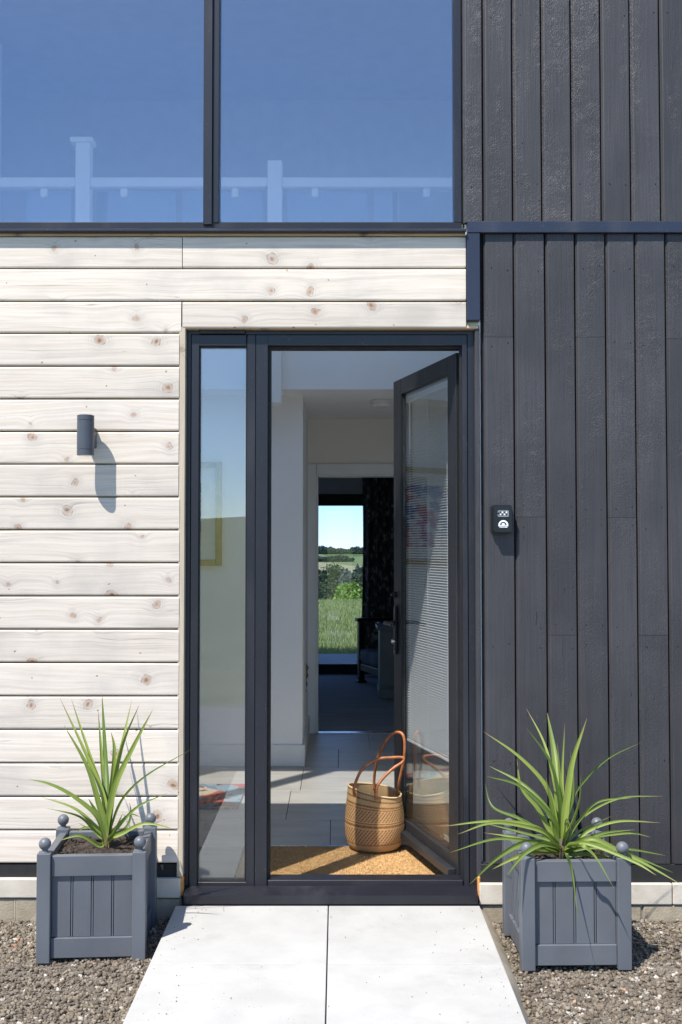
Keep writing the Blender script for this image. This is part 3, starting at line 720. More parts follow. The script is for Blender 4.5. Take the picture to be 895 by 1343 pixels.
# ------------------------------------------------------------------ charred cladding (right)
cw = empty('charred_cladding', (1.0, 0, 0), label='dark charcoal vertical board cladding covering the right side of the facade', cat='dark wall')
zBt, zBb = PZ(290, -.015), PZ(305, -.015)
def vboard(x0, x1, zb, zt):
    """face with a lower rebated shoulder on its left, a groove beyond"""
    sh = .0130; g = .0056
    prof = [(x0+g, .024), (x0+g, .0100), (x0+g+.0008, .0088), (x0+g+.004, .0056), (x0+g+.0065, .0030), (x0+sh-.0005, .0012), (x0+sh+.003, 0), (x1-.003, 0), (x1-.001, .0010), (x1, .004), (x1, .024)]
    cx = (x0+x1)/2; dy = random.uniform(-.0008, .0008); L = zt-zb; n = max(2, int(L/.12)); m = len(prof); vs = []; w0 = random.uniform(0, 99)
    for i in range(n+1):
        z = -L/2 + L*i/n; wob = .0007*mnoise.noise(Vector((z*1.5+w0, w0, 1)))
        vs += [(p[0]-cx+wob, p[1]+dy, z) for p in prof]
    fs = [(i*m+k, i*m+k+1, (i+1)*m+k+1, (i+1)*m+k) for i in range(n) for k in range(m-1)]
    fs += [tuple(range(m))[::-1], tuple(n*m+k for k in range(m))]
    return pydata('board', vs, fs, M['char'], cw, (cx, 0, (zb+zt)/2))
up = [606.5, 633, 671.8, 710, 749, 788, 827, 866, 905, 944, 983, 1022]
for i in range(len(up)-1):
    x0, x1 = PX(up[i], 250, 0), PX(up[i+1], 250, 0)
    vboard(x0, x1, zBt+.001, 4.95)
lo = [632.5, 672.7, 713.8, 753, 793, 831.5, 871.5, 911, 951, 991, 1031]
zbc = PZ(1133, 0); butt = {0: [442], 1: [678], 2: [833], 3: [442], 4: [679], 5: [833], 6: [444], 7: [640], 8: [500]}
for i in range(len(lo)-1):
    x0, x1 = PX(lo[i], 315, 0), PX(lo[i+1], 315, 0)
    zz = [zbc] + sorted(PZ(v, 0) for v in butt.get(i, [])) + [zBb-.001]
    for a, b in zip(zz, zz[1:]): vboard(x0, x1, a+.0006, b-.0006)
x_end = PX(1031, 315, 0)
box('backing', PX(606, 250, 0), x_end, .0262, .0275, zBt, 4.95, M['charback'], cw, 0)
box('backing', PX(631, 315, 0), x_end, .0262, .0275, zbc, zBt-.01, M['charback'], cw, 0)
# fixings: small nail heads
nm = bpy.data.meshes.new('nail_head'); bm = bmesh.new(); bmesh.ops.create_cone(bm, segments=8, radius1=.0026, radius2=.002, depth=.0016, cap_ends=True)
bmesh.ops.rotate(bm, matrix=Matrix.Rotation(R(90), 3, 'X'), verts=bm.verts); bm.to_mesh(nm); bm.free(); nm.materials.append(M['gasket'])
for arr, rowsv, vv in ((up, (20, 244), 250), (lo, (352, 452, 665, 690, 822, 848, 1000), 315)):
    for i in range(min(8, len(arr)-1)):
        for v in rowsv:
            for du in (12, 33):
                if random.random() < .62:
                    o = bpy.data.objects.new('nail_head', nm); C.collection.objects.link(o); o.parent = cw
                    o.location = Vector((PX(arr[i]+du, vv, 0), -.0008, PZ(v+random.uniform(-4, 4), 0))) - W[cw.name]
ht = empty('facade_trim', (.7, 0, zBb), label='dark blue-grey metal trim band crossing the charcoal boards with a short drop piece', cat='metal trim')
box('band', PX(613.5, 297, -.016), x_end, -.016, .026, zBb, zBt, M['trim'], ht)
box('drop_piece', PX(612.5, 360, -.014), PX(630, 360, -.014), -.014, .026, PZ(420, -.014), zBb-.0008, M['trim'], ht)
tag(box('base_strip', PX(631, 1145, 0), x_end, .002, .03, PZ(1158, 0), zbc-.002, M['charback']), 'black strip under the charcoal boards above the stone sill', 'base strip')

# ------------------------------------------------------------------ upper window
uw = empty('upper_window', (-.9, .03, zWB), label='large blue reflecting upstairs window with dark frame above the doorway', cat='window')
uxl = -2.6
def ub(name, x0, x1, y0, y1, z0, z1, m=None): return box(name, x0, x1, y0, y1, z0, z1, m or M['frame'], uw, .0015)
zg = PZ(291.5, .02); zt_ = 4.70
x595, x606 = PX(596, 200, .02), PX(605.5, 200, .02)
ub('frame_bottom', uxl, x606, .02, .10, PZ(299.5, .02), zg)
ub('frame_side', x595, x606, .0195, .10, zg+.0003, zt_); ub('frame_side', uxl, uxl+.05, .0195, .10, zg+.0003, zt_)
ub('frame_top', uxl, x606, .02, .10, zt_+.0005, zt_+.04)
ub('sill', uxl, PX(612, 300, -.03), -.030, .03, PZ(303, -.030), PZ(299.6, -.030), M['trim'])
m0, m1, m2 = PX(267.5, 200, .02), PX(279, 200, .02), PX(287.5, 200, .02)
ub('mullion', m0, m1, .006, .10, zg-.012, zt_); ub('mullion', m1+.0005, m2, .016, .10, zg-.001, zt_)
ub('mullion', -1.95, -1.87, .010, .10, zg-.012, zt_)
ub('pane', uxl+.05, -1.9505, .045, .055, zg, zt_, M['glass_up']); ub('pane', -1.87, m0-.0003, .045, .055, zg, zt_, M['glass_up']); ub('pane', m2+.0003, x595-.0003, .045, .055, zg, zt_, M['glass_up'])
for a, b in ((-1.87, m0-.0003), (m2+.0003, x595-.0003)): ub('gasket', a, b, .036, .0445, zg, zg+.006, M['gasket'])

# ------------------------------------------------------------------ stone plinth
def plinth(x0, x1, vt, vm_, vb, bxs, label):
    p = empty('stone_plinth', ((x0+x1)/2, 0, -.07), label=label, cat='plinth')
    za, zb_, zc = PZ(vt, -.012), PZ(vm_, -.012), PZ(vb, -.004)
    xs_ = bxs
    for a, b in zip(xs_[0], xs_[0][1:]):
        box('sill_stone', a+.0015, b-.0015, -.014+random.uniform(-.001, .001), .026, zb_+.001, za, M['stone_white'], p, .004, 2)
    for a, b in zip(xs_[1], xs_[1][1:]):
        box('block', a+.004, b-.004, -.008+random.uniform(-.002, .002), .026, -.14, zb_-.004, M['block'], p, .005, 2)
    box('mortar_bed', x0, x1, .0, .0262, -.14, zb_+.0005, M['mortar'], p, 0)
plinth(-1.62, PX(238, 1170, 0), 1152.5, 1178, 1205, ([-1.62, -1.3, -.75, PX(238, 1170, 0)], [-1.62, -1.2, PX(20, 1195, 0)-.0, PX(120, 1195, 0), PX(238, 1195, 0)]), 'pale stone sill over concrete blocks under the whitewashed boards')
plinth(PX(628, 1170, 0), 2.2, 1159, 1187, 1215, ([PX(628, 1170, 0), PX(760, 1170, 0), PX(881, 1170, 0), 1.9, 2.2], [PX(628, 1195, 0), PX(842, 1195, 0), 1.7, 2.2]), 'pale stone sill over concrete blocks under the charcoal boards')

# ------------------------------------------------------------------ wall lamp
lp = P(112.5, 571, 3.965); lx, lz = lp.x, lp.z
lamp = empty('wall_lamp', (lx, 0, lz), label='dark grey cylindrical up-down light mounted on the whitewashed boards', cat='wall lamp')
h = 26.5*3.96/1400; r = .0315; ly = -.075
prof = [(r*.9, -h), (r, -h+.001), (r, -h+.019), (r-.0012, -h+.020), (r-.0012, -h+.0215), (r, -h+.0225), (r, h-.0225), (r-.0012, h-.0215), (r-.0012, h-.020), (r, h-.019), (r, h-.001), (r*.9, h)]
lathe('body', prof, M['lamp'], lamp, (lx, ly, lz), 40)
lathe('lens', [(.001, -.001), (r*.82, -.001), (r*.82, .0012), (.001, .0012)], M['whiteprint'], lamp, (lx, ly, lz-h-.0005), 30)
lathe('lens', [(.001, -.001), (r*.82, -.001), (r*.82, .0012), (.001, .0012)], M['glass_clear'], lamp, (lx, ly, lz+h+.0008), 30)
box('bracket', lx-.012+.004, lx+.026, -.052, -.0005, lz-.042, lz+.034, M['lamp'], lamp, .006, 3)

# ------------------------------------------------------------------ key safe
a, b = P(645.5, 662, 3.998), P(673.5, 700, 3.998); kx, kz = (a.x+b.x)/2, (a.z+b.z)/2; kw, kh = (b.x-a.x)/2, (a.z-b.z)/2
ks = empty('key_safe', (kx, 0, kz), label='small black key safe with dial window and white emblem on the charcoal boards', cat='key safe')
def rrect(cx, cz, hw, hh, r, n=6):
    o = []
    for sx, sz, a0 in ((1, 1, 0), (-1, 1, 90), (-1, -1, 180), (1, -1, 270)):
        for i in range(n+1):
            t = R(a0+90*i/n); o.append((cx+sx*(hw-r)+r*math.cos(t), cz+sz*(hh-r)+r*math.sin(t)))
    return o
prism('base', rrect(kx, kz, kw, kh, .012), -.022, -.0008, M['black'], ks)
prism('cover', rrect(kx+.001, kz, kw-.004, kh-.004, .010), -.044, -.0222, M['black'], ks, bev=.0025)
wz = kz+.021
prism('dial_window', rrect(kx+.002, wz, .021, .0125, .005), -.0462, -.0435, M['dial'], ks)
for i in range(4):
    for j, dz in enumerate((.0045, -.0035)):
        box('number_wheel', kx-.011+i*.0075, kx-.006+i*.0075, -.0475, -.0455, wz+dz-.0028, wz+dz+.0028, M['whiteprint'] if (i+j) % 2 else M['gasket'], ks, .001)
lathe('release_button', [(.001, -.003), (.0035, -.003), (.0038, 0), (.001, .0)], M['gasket'], ks, (kx-.0155, -.046, wz+.001), 14, 'Y')
# half-round emblem: arch ring, inner sun disc and bar
ez = kz-.022
arc = [(kx+.002+.0185*math.cos(R(t)), ez+.0185*math.sin(R(t))) for t in range(0, 181, 12)] + [(kx+.002+.0125*math.cos(R(t)), ez+.0125*math.sin(R(t))) for t in range(180, -1, -12)]
n_ = len(arc)//2; vsn = []; 
for x, z in arc: vsn += [(x, -.0452, z)]
pydata('emblem_arch', vsn + [(x, y+.0006, z) for x, y, z in vsn], [(i, i+1, 2*n_-2-i, 2*n_-1-i) for i in range(n_-1)], M['whiteprint'], ks)
prism('emblem_sun', [(kx+.002+.0068*math.cos(R(t)), ez+.001+.0068*math.sin(R(t))) for t in range(0, 181, 15)], -.0453, -.0444, M['whiteprint'], ks)
box('emblem_bar', kx-.0165, kx+.0205, -.0454, -.0444, ez-.0045, ez-.0008, M['whiteprint'], ks, 0)
for i in range(6): box('emblem_letter', kx-.012+i*.005, kx-.0085+i*.005, -.0454, -.0444, ez-.0095, ez-.0062, M['whiteprint'], ks, 0)

# ------------------------------------------------------------------ planters
def planter(cx, cyy, rz, label, zb=-.058):
    p = empty('planter', (cx, cyy, zb), rz, label=label, cat='planter', group='grey square planters beside the path')
    W[p.name] = Vector((0, 0, 0)); hs = .158; pw = .0225; Hh = .362
    m = M['planter']; zb0 = .012
    for sx in (-1, 1):
        for sy in (-1, 1):
            x, y = sx*hs, sy*hs
            me = box_me(pw*2, pw*2, Hh, .0025, 2); po = link('post', me, m, p, (x, y, Hh/2))
            # chamfered cap, neck and ball
            lathe('finial', [(.017, 0), (.016, .003), (.011, .005), (.010, .009)] + [(max(.001, .0205*math.sin(t)), .0285-.0205*math.cos(t)) for t in [R(d) for d in range(28, 181, 14)]], m, po, (x, y, Hh-.0005), 24)
    q = hs-pw
    for k in range(4):
        ro = Matrix.Rotation(k*math.pi/2, 4, 'Z')
        def side(name, x0, x1, y0, y1, z0, z1, bev=.002, parent=p):
            me = box_me(x1-x0, y1-y0, z1-z0, bev, 2, name); c = Vector(((x0+x1)/2, (y0+y1)/2, (z0+z1)/2))
            o = link(name, me, m, parent, ro @ c, k*math.pi/2); return o
        yo = -hs-.008
        side('top_rail', -q+.0005, q-.0005, yo, yo+.026, Hh-.080, Hh-.012)
        side('bottom_rail', -q+.0005, q-.0005, yo, yo+.026, zb0, zb0+.066)
        nb = 4; wdt = 2*q/nb
        for i in range(nb):
            x = -q+i*wdt
            side('panel_board', x+(.0045 if i else .0008), x+wdt-(.0045 if i < nb-1 else .0008), yo+.010, yo+.022, zb0+.0662, Hh-.0802, .0016)
            if i: side('bead', x-.0022, x+.0022, yo+.0105, yo+.015, zb0+.0664, Hh-.0804, .0008)
        side('liner', -q, q, yo+.0225, yo+.0255, zb0+.02, Hh-.03, 0)
    return p
planter(-.832, -.252, R(3.5), 'grey square wooden planter left of the path before the pale boards')
planter(.779, -.335, R(1.2), 'grey square wooden planter right of the path before the charcoal boards', -.052)
def soil(cx, cyy, z, label):
    n = 26; s = .145; vs = []
    for j in range(n+1):
        for i in range(n+1):
            x, y = -s+2*s*i/n, -s+2*s*j/n
            hh = .020*mnoise.noise(Vector((x*22+cx*9, y*22, 0)))+.012*mnoise.noise(Vector((x*60, y*60, cx))) + .022*math.exp(-(x*x+y*y)/.006)
            vs.append((x, y, hh))
    fs = [(j*(n+1)+i, j*(n+1)+i+1, (j+1)*(n+1)+i+1, (j+1)*(n+1)+i) for j in range(n) for i in range(n)]
    for _ in range(260):                                   # crumbs
        c = Vector((random.uniform(-s, s)*.95, random.uniform(-s, s)*.95, 0)); c.z = .016*mnoise.noise(Vector((c.x*22+cx*9, c.y*22, 0)))+.006
        r = random.uniform(.003, .010); b0 = len(vs)
        for d in ((1,0,0), (-1,0,0), (0,1,0), (0,-1,0), (0,0,1), (0,0,-1)): vs.append(c + Vector(d)*r*random.uniform(.6, 1.2))
        fs += [(b0+a_, b0+b_, b0+c_) for a_, b_, c_ in ((0,2,4),(2,1,4),(1,3,4),(3,0,4),(2,0,5),(1,2,5),(3,1,5),(0,3,5))]
    tag(pydata('soil', vs, fs, M['soil'], None, (cx, cyy, z)), label, 'soil', kind='stuff')
soil(-.832, -.252, .268, 'dark crumbly soil in the planter left of the path')
soil(.779, -.335, .262, 'dark crumbly soil in the planter right of the path')

# ------------------------------------------------------------------ cordylines
def strap(parent, pts, width, twist=0, n=7):
    c = bez(pts, n); N_ = len(c)-1; org = c[0].copy(); vs, fs, uv = [], [], []
    for i, p in enumerate(c):
        t = i/N_; tn = (c[min(i+1, N_)]-c[max(i-1, 0)]).normalized()
        ref = Vector((math.sin(twist+t*.5), -math.cos(twist+t*.5), .35))
        side = tn.cross(ref); side = side.normalized() if side.length > 1e-4 else Vector((1, 0, 0))
        nr = side.cross(tn).normalized()
        w_ = width*min(1, .42+1.7*t)*max(.02, (1-t**2.6))**.85
        fold = .32*w_*(1-.5*t)
        vs += [p-org-side*w_/2+nr*fold, p-org-side*w_*.25+nr*fold*.35, p-org, p-org+side*w_*.25+nr*fold*.35, p-org+side*w_/2+nr*fold]
        uv += [(k/4, t) for k in range(5)]
    for i in range(N_):
        for k in range(4): fs.append((i*5+k, i*5+k+1, (i+1)*5+k+1, (i+1)*5+k))
    return pydata('leaf', vs, fs, M['leaf'], parent, org, sm=True, uv=uv)
def cordyline(base_uv, D0, z0, leaves, label, stemr=.012):
    b = P(*base_uv, D0); b.z = z0
    root = empty('cordyline', tuple(b), label=label, cat='plant', group='spiky strap-leaved plants in the planters')
    tube('stem', [b+Vector((0, 0, -.02)), b+Vector((0, 0, .03)), b+Vector((0, 0, .07))], lambda t: stemr*(1-.35*t), M['bark'], root, b, 10)
    for dt, wd, uvs in leaves:
        wd *= 1.22
        st = b + Vector((random.uniform(-.007, .007), random.uniform(-.007, .007), random.uniform(.005, .035)))
        n_ = len(uvs); pts = [st]
        f0 = uvs[0]
        for i, (u_, v_) in enumerate(uvs):
            ln = math.hypot(u_-base_uv[0], v_-base_uv[1]); tot = math.hypot(uvs[-1][0]-base_uv[0], uvs[-1][1]-base_uv[1])
            pts.append(P(u_, v_, D0 + dt*min(1, ln/tot)**(.3 if dt < -.225 else 1)))
        # leave the stem steeply, then bow out
        a = pts[1]; pts.insert(1, Vector((st.x+(a.x-st.x)*.30, st.y+(a.y-st.y)*.30, st.z+(a.z-st.z)*.50)))
        strap(root, pts, wd, random.uniform(-.6, .6))

LL = [(.05,.017,[(134,1040),(112,987),(79,916)]), (.09,.013,[(134,1038),(110,967),(94,917)]), (-.02,.019,[(130,1054),(114,1004),(84,951)]),
      (.19,.021,[(139,993),(134,909)]), (.16,.018,[(134,1004),(129,931)]), (-.05,.015,[(123,1066),(91.5,1041.5),(64,1028),(38,1022)]),
      (.03,.014,[(123,1082),(97,1060),(54,1045)]), (.06,.011,[(129,1095),(104.5,1071),(61,1060)]), (.08,.010,[(119,1088),(102,1079)]),
      (-.08,.013,[(129,1108),(104.5,1096),(76,1103)]), (.05,.019,[(125,1064),(116,1047)]), (.255,.016,[(148,1027),(160,978),(173,919)]),
      (.02,.016,[(150,1024),(162,972.6),(183,924)]), (-.04,.021,[(153.5,1026.6),(174,982),(200.6,930.7)]), (-.06,.008,[(163,1045),(194.5,1015.5),(251,983)]),
      (.03,.012,[(153.5,1086),(181,1058),(219.6,1040.6)]), (-.03,.013,[(163,1092),(191,1080),(232,1088)]), (.08,.009,[(166,1085),(172,1068),(170,1052)]),
      (.10,.008,[(157,1080),(170,1068),(184,1071)]), (-.05,.017,[(150,1090),(161,1067)]), 
      (.02,.018,[(146,1040),(150,985),(146,960)]), (.11,.010,[(128,1090),(112,1085),(100,1092)])]
cordyline((141, 1124), 3.765, .272, LL, 'spiky green strap-leaved plant in the planter left of the path')
RL = [(.02,.014,[(716,1031),(680,991.5),(633.6,959)]), (.28,.011,[(728,1030),(714,975),(690.5,929)]), (0,.019,[(733,1050),(721,999),(691,955)]),
      (.27,.026,[(728,995),(718,935)]), (.04,.013,[(734.7,1027),(731,973.6)]), (.33,.016,[(716,1059),(683.7,1027),(642.6,1005)]),
      (-.02,.015,[(723,1070),(683.7,1031.7),(639,1018)]), (.05,.015,[(719,1085),(705,1059.5),(684,1033),(678,995)]), (.30,.013,[(716,1095),(682,1074),(646,1058),(636,1028)]),
      (-.10,.012,[(694,1082),(642.6,1077),(580,1084)]), (-.14,.013,[(705,1088),(648,1079),(600.6,1094)]), (-.17,.012,[(705,1106),(651.5,1100),(590.7,1118)]),
      (-.20,.017,[(687,1106),(651.5,1125.6),(616,1160)]), (-.10,.015,[(700,1117),(673,1126),(646,1140)]), (-.22,.016,[(709,1108),(685.5,1122),(665,1148)]),
      (.03,.010,[(715,1110),(680,1099),(634.5,1092)]), (.07,.010,[(713,1100),(673,1089),(637,1080)]), (.22,.015,[(737,1012),(741,948)]),
      (-.02,.022,[(745,1040),(752,996),(770,942)]), (.08,.010,[(746,1065),(759,1033),(796,996),(841,973.6)]), (-.07,.019,[(752,1072),(760,1045),(762,1012)]),
      (.12,.009,[(766,1070),(812,1047),(869,1044)]), (.02,.011,[(760,1075),(784.6,1051.6),(828.5,1046.5)]), (.06,.013,[(755,1105),(773,1088.6),(812,1077),(866,1079)]),
      (.11,.010,[(760,1090),(802,1070.5)]), (.03,.013,[(755,1106),(789,1093),(833,1088)]), (.10,.009,[(770,1100),(824,1092.7),(854,1098)]),
      (-.04,.012,[(778,1111.6),(824,1113.5),(873,1122)]), (-.17,.015,[(776,1100),(812,1116),(849,1134.7),(895,1161)]), (-.10,.012,[(780,1106),(831,1123),(883,1144.4)]),
      (-.20,.013,[(770,1106),(831,1130),(861,1148)]), (-.24,.013,[(761.6,1109),(780,1123),(806,1166)]), (-.235,.019,[(741,1118),(750,1146),(758,1207.5)]),
      (-.02,.017,[(766,1120),(810,1125.5)]), (-.07,.014,[(741,1083),(744,1076),(750,1089.7)]), (.0,.016,[(728,1090),(722,1050),(716,1020)]),
      (-.05,.014,[(722,1100),(700,1085),(672,1066)]), (.05,.016,[(748,1060),(751,1020),(748,985)]), (-.09,.012,[(720,1112),(700,1104),(676,1108)])]
cordyline((737, 1137), 3.665, .268, RL, 'bushy strap-leaved plant with drooping leaves in the planter right of the path', .015)

# ------------------------------------------------------------------ doormat with coir fibres
mt = box('doormat', -.405, .56, .108, .735, -.005, .004, M['coir'], None, .003); tag(mt, 'golden brown coir doormat lying just inside the open doorway', 'doormat')
n = 26000; cx_ = RNG.uniform(-.40, .555, n); cy_ = RNG.uniform(.11, .733, n); a = RNG.uniform(0, 6.28, n); L = RNG.uniform(.006, .016, n)
h = RNG.uniform(.003, .010, n); wd = .0009
p0 = np.stack([cx_-wd*np.sin(a), cy_+wd*np.cos(a), np.full(n, .0035)], 1); p1 = np.stack([cx_+wd*np.sin(a), cy_-wd*np.cos(a), np.full(n, .0035)], 1)
p2 = np.stack([cx_+L*np.cos(a), cy_+L*np.sin(a), .0035+h], 1)
v = np.stack([p0, p1, p2], 1).reshape(-1, 3)
def tri_mesh(name, v):
    me = bpy.data.meshes.new(name); me.vertices.add(len(v)); me.vertices.foreach_set('co', v.reshape(-1).astype('f'))
    me.loops.add(len(v)); me.loops.foreach_set('vertex_index', np.arange(len(v), dtype='i'))
    me.polygons.add(len(v)//3); me.polygons.foreach_set('loop_start', np.arange(0, len(v), 3, dtype='i')); me.update(calc_edges=True); return me
mo = np.array(W[mt.name]); v = v - mo
tag(link('fibre', tri_mesh('fibre', v), M['coir'], mt, tuple(mo)), kind='stuff')
box('mat_edging', -.405, .56, .738, .7565, -.005, .0045, M['chrome'], hf_, .001)

# ------------------------------------------------------------------ woven basket
bc = Vector((PX(491.5, 1085, .70), .71, .008)); bag = empty('woven_basket', tuple(bc), label='round woven sisal basket with rust stripes and two tan leather handles on the doormat', cat='basket')
prof = [(.02, .0), (.085, .001), (.110, .007), (.1225, .024), (.1295, .06), (.1315, .10), (.1295, .14), (.1255, .18), (.1205, .215), (.1175, .243), (.1165, .250), (.1135, .250), (.113, .243), (.115, .21), (.127, .14), (.128, .08), (.11, .012), (.01, .008)]
n = 72; vs, fs, uv = [], [], []; 
for j, (r_, z_) in enumerate(prof):
    for i in range(n+1):
        a = 2*math.pi*i/n; k = 1 + .018*math.sin(2*a+.6)*(z_/.25) + .008*math.sin(3*a+1)
        z2 = z_*(1 - .085*math.cos(a)*(z_/.25)**2) + .004*math.sin(2*a)*(z_/.25)**2
        # rows of weave stand slightly proud
        rr = r_*k + 0
        vs.append((rr*math.cos(a), rr*math.sin(a)*.97, z2)); uv.append((i/n, min(1, z_/.25) if j < 10 else .05))
for j in range(len(prof)-1):
    for i in range(n): fs.append((j*(n+1)+i, j*(n+1)+i+1, (j+1)*(n+1)+i+1, (j+1)*(n+1)+i))
body = pydata('body', vs, fs, M['basket'], bag, tuple(bc), True, uv)
M['rim'] = simple('sisal_rim', (.60, .42, .22), .85, bump=.6, bscale=200)
rimp = []
for i in range(49):
    a = 2*math.pi*i/48; k = 1 + .018*math.sin(2*a+.6) + .008*math.sin(3*a+1)
    rimp.append(bc + Vector((.1155*k*math.cos(a), .1155*k*math.sin(a)*.97, .251*(1-.085*math.cos(a))+.004*math.sin(2*a))))
tube('rim', rimp, .0042, M['rim'], bag, tuple(bc), 8)
D1 = bc.y-CAMY
h1 = [P(466, 1044, D1-.115), P(464.5, 1038, D1-.123), P(466, 1028, D1-.12), P(476, 1008, D1-.115), P(495, 996, D1-.11), P(516, 993.5, D1-.105), P(529, 994, D1-.10), P(527.5, 1000, D1-.10), P(517, 1007, D1-.105), P(505, 1018, D1-.115), P(495, 1031, D1-.125), P(493.5, 1043, D1-.127), P(493.5, 1049, D1-.124)]
tube('handle', bez(h1, 7), .0066, M['leather'], bag, tuple(bc), 10)
h2 = [P(491, 1036, D1+.10), P(491, 1022, D1+.10), P(493, 1006, D1+.08), P(499, 985, D1+.04), P(510, 967, D1+.0), P(520, 960.5, D1-.02), P(528, 963, D1-.04), P(531, 975, D1-.05), P(530, 995, D1-.04), P(526, 1015, D1-.02), P(522.5, 1030, D1+.0), P(521, 1042, D1+.02)]
tube('handle', bez(h2, 7), .0064, M['leather'], bag, tuple(bc), 10)

# ------------------------------------------------------------------ things in the hall
# framed painting on the end wall
yp = yC-.03; fx1 = PX(291, 700, yp); fx0 = fx1-.98; fz1, fz0 = PZ(606, yp), PZ(742, yp)
pic = empty('framed_painting', ((fx0+fx1)/2, yp, (fz0+fz1)/2), label='gilt framed red and blue painting on the white hall wall, seen through the sidelight', cat='painting')
fw = .036
box('frame_side', fx1-fw, fx1, yp-.012, yC-.001, fz0, fz1, M['gold'], pic, .004); box('frame_side', fx0, fx0+fw, yp-.012, yC-.001, fz0, fz1, M['gold'], pic, .004)
box('frame_rail', fx0+fw+.0005, fx1-fw-.0005, yp-.0116, yC-.001, fz1-fw, fz1, M['gold'], pic, .004); box('frame_rail', fx0+fw+.0005, fx1-fw-.0005, yp-.0116, yC-.001, fz0, fz0+fw, M['gold'], pic, .004)
box('mount', fx0+fw, fx1-fw, yp+.004, yp+.008, fz0+fw, fz1-fw, M['mount'], pic, 0)
box('picture', fx0+fw+.09, fx1-fw-.09, yp+.001, yp+.0035, fz0+fw+.08, fz1-fw-.08, M['painting'], pic, 0)
# rug seen through the sidelight
rg = P(292, 1043, 6.0); 
tag(box('rug', -1.75, -.50, 1.42, 1.97, .0005, .009, M['rug'], None, .003), 'multicoloured patchwork rug on the hall floor behind the sidelight', 'rug')
# door casing
cas = empty('door_casing', ((cxl+cxr)/2, yD, 0), label='white painted casing round the inner doorway to the far room', cat='door casing')
ya, yb = yD-.02, yD-.0006
box('side_architrave', cxo, cxl-.013, ya, yb, 0, czo, M['paintwood'], cas, .004); box('side_architrave', cxr+.013, cxr+.013+(cxl-cxo), ya, yb, 0, czo, M['paintwood'], cas, .004)
box('head_architrave', cxl-.0125, cxr+.0125, ya+.0004, yb, czt+.013, czo, M['paintwood'], cas, .004)
box('lining', cxl-.0122, cxl, ya+.002, yD+.115, 0, czt, M['paintwood'], cas, .002); box('lining', cxr, cxr+.0122, ya+.002, yD+.115, 0, czt, M['paintwood'], cas, .002)
box('head_lining', cxl-.0122, cxr+.0122, ya+.0022, yD+.115, czt+.0003, czt+.0125, M['paintwood'], cas, .002)
# smoke alarm
sa = P(501, 530, 6.75); al = empty('smoke_alarm', (sa.x, sa.y, 2.262), label='round white smoke alarm on the hall ceiling beside the open door', cat='smoke alarm')
lathe('base', [(.02, -.018), (.070, -.018), (.074, -.014), (.074, -.001), (.02, -.001)], M['paintwood'], al, (sa.x, sa.y, 2.261), 36)
lathe('cover', [(.01, -.046), (.030, -.046), (.052, -.040), (.056, -.034), (.056, -.019), (.02, -.019)], M['paintwood'], al, (sa.x, sa.y, 2.261), 36)
lathe('button', [(.001, -.050), (.014, -.050), (.015, -.0465), (.001, -.0462)], M['mount'], al, (sa.x, sa.y, 2.261), 20)
# carved ornament beside the jamb
co = P(400, 888, 7.3)
lathe('carved_post', [(.012, -.10), (.020, -.095), (.013, -.075), (.024, -.05), (.016, -.02), (.030, .01), (.022, .04), (.033, .065), (.020, .085), (.004, .095)], M['carved'], None, (co.x-.005, co.y, co.z), 14)
o = bpy.data.objects['carved_post']; tag(o, 'small carved brown wooden ornament peeping past the white wall by the inner doorway', 'ornament')
# balustrade on the upstairs landing
bal = empty('balustrade', (-.6, 2.30, 2.52), label='white landing balustrade with glass panels behind the upstairs window', cat='balustrade')
yb_ = 2.30
rz1, rz0 = PZ(232, yb_-.035), PZ(244.5, yb_-.035)
posts = [(PX(110.5, 240, yb_), PZ(190, yb_)), (PX(361, 240, yb_), PZ(213, yb_)), (PX(110.5-251, 240, yb_), PZ(213, yb_)), (PX(361+251, 240, yb_), PZ(213, yb_)), (PX(361+502, 240, yb_), PZ(213, yb_))]
for x, zt in posts: box('post', x-.043, x+.043, yb_-.043, yb_+.043, 2.5205, zt, M['rail'], bal, .004)
box('post_cap', posts[0][0]-.075, posts[0][0]+.06, yb_-.055, yb_+.055, posts[0][1]+.0005, posts[0][1]+.03, M['rail'], bal, .004)
px_ = sorted(p[0] for p in posts)
for a, b in zip(px_, px_[1:]):
    box('handrail', a+.0435, b-.0435, yb_-.035, yb_+.035, rz0, rz1, M['rail'], bal, .006)
    m_ = (a+b)/2
    for q0, q1 in ((a+.075, m_-.02), (m_+.02, b-.075)):
        box('glass_panel', q0, q1, yb_-.005, yb_+.005, 2.60, rz0-.02, M['glass_clear'], bal, .002)
    for xx in (a+.24, b-.24):
        box('clamp', xx-.021, xx+.021, yb_-.016, yb_+.016, rz0-.055, rz0-.0005, M['rail'], bal, .010, 3)
    box('bottom_rail', a+.0435, b-.0435, yb_-.02, yb_+.02, 2.5205, 2.56, M['rail'], bal, .004)

# ------------------------------------------------------------------ far room
bw = empty('bedroom_window', ((wx0+wx1)/2, yB, 0), label='dark framed tall window at the far end looking over fields', cat='window')
box('frame_head', wx0, wx1, yB-.02, yB+.08, PZ(663, yB-.02), wzt-.001, M['gasket'], bw, .002)
box('frame_sill', wx0, wx1, yB-.02, yB+.08, .0, PZ(871, yB-.02), M['gasket'], bw, .002)
for x0 in (wx0, wx1-.06): box('frame_side', x0, x0+.06, yB-.019, yB+.079, PZ(871, yB-.02)+.001, PZ(663, yB-.02)-.001, M['gasket'], bw, .002)
box('pane', wx0+.06, wx1-.06, yB+.02, yB+.028, PZ(871, yB-.02)+.001, PZ(663, yB-.02)-.001, M['glass_tint'], bw, 0)
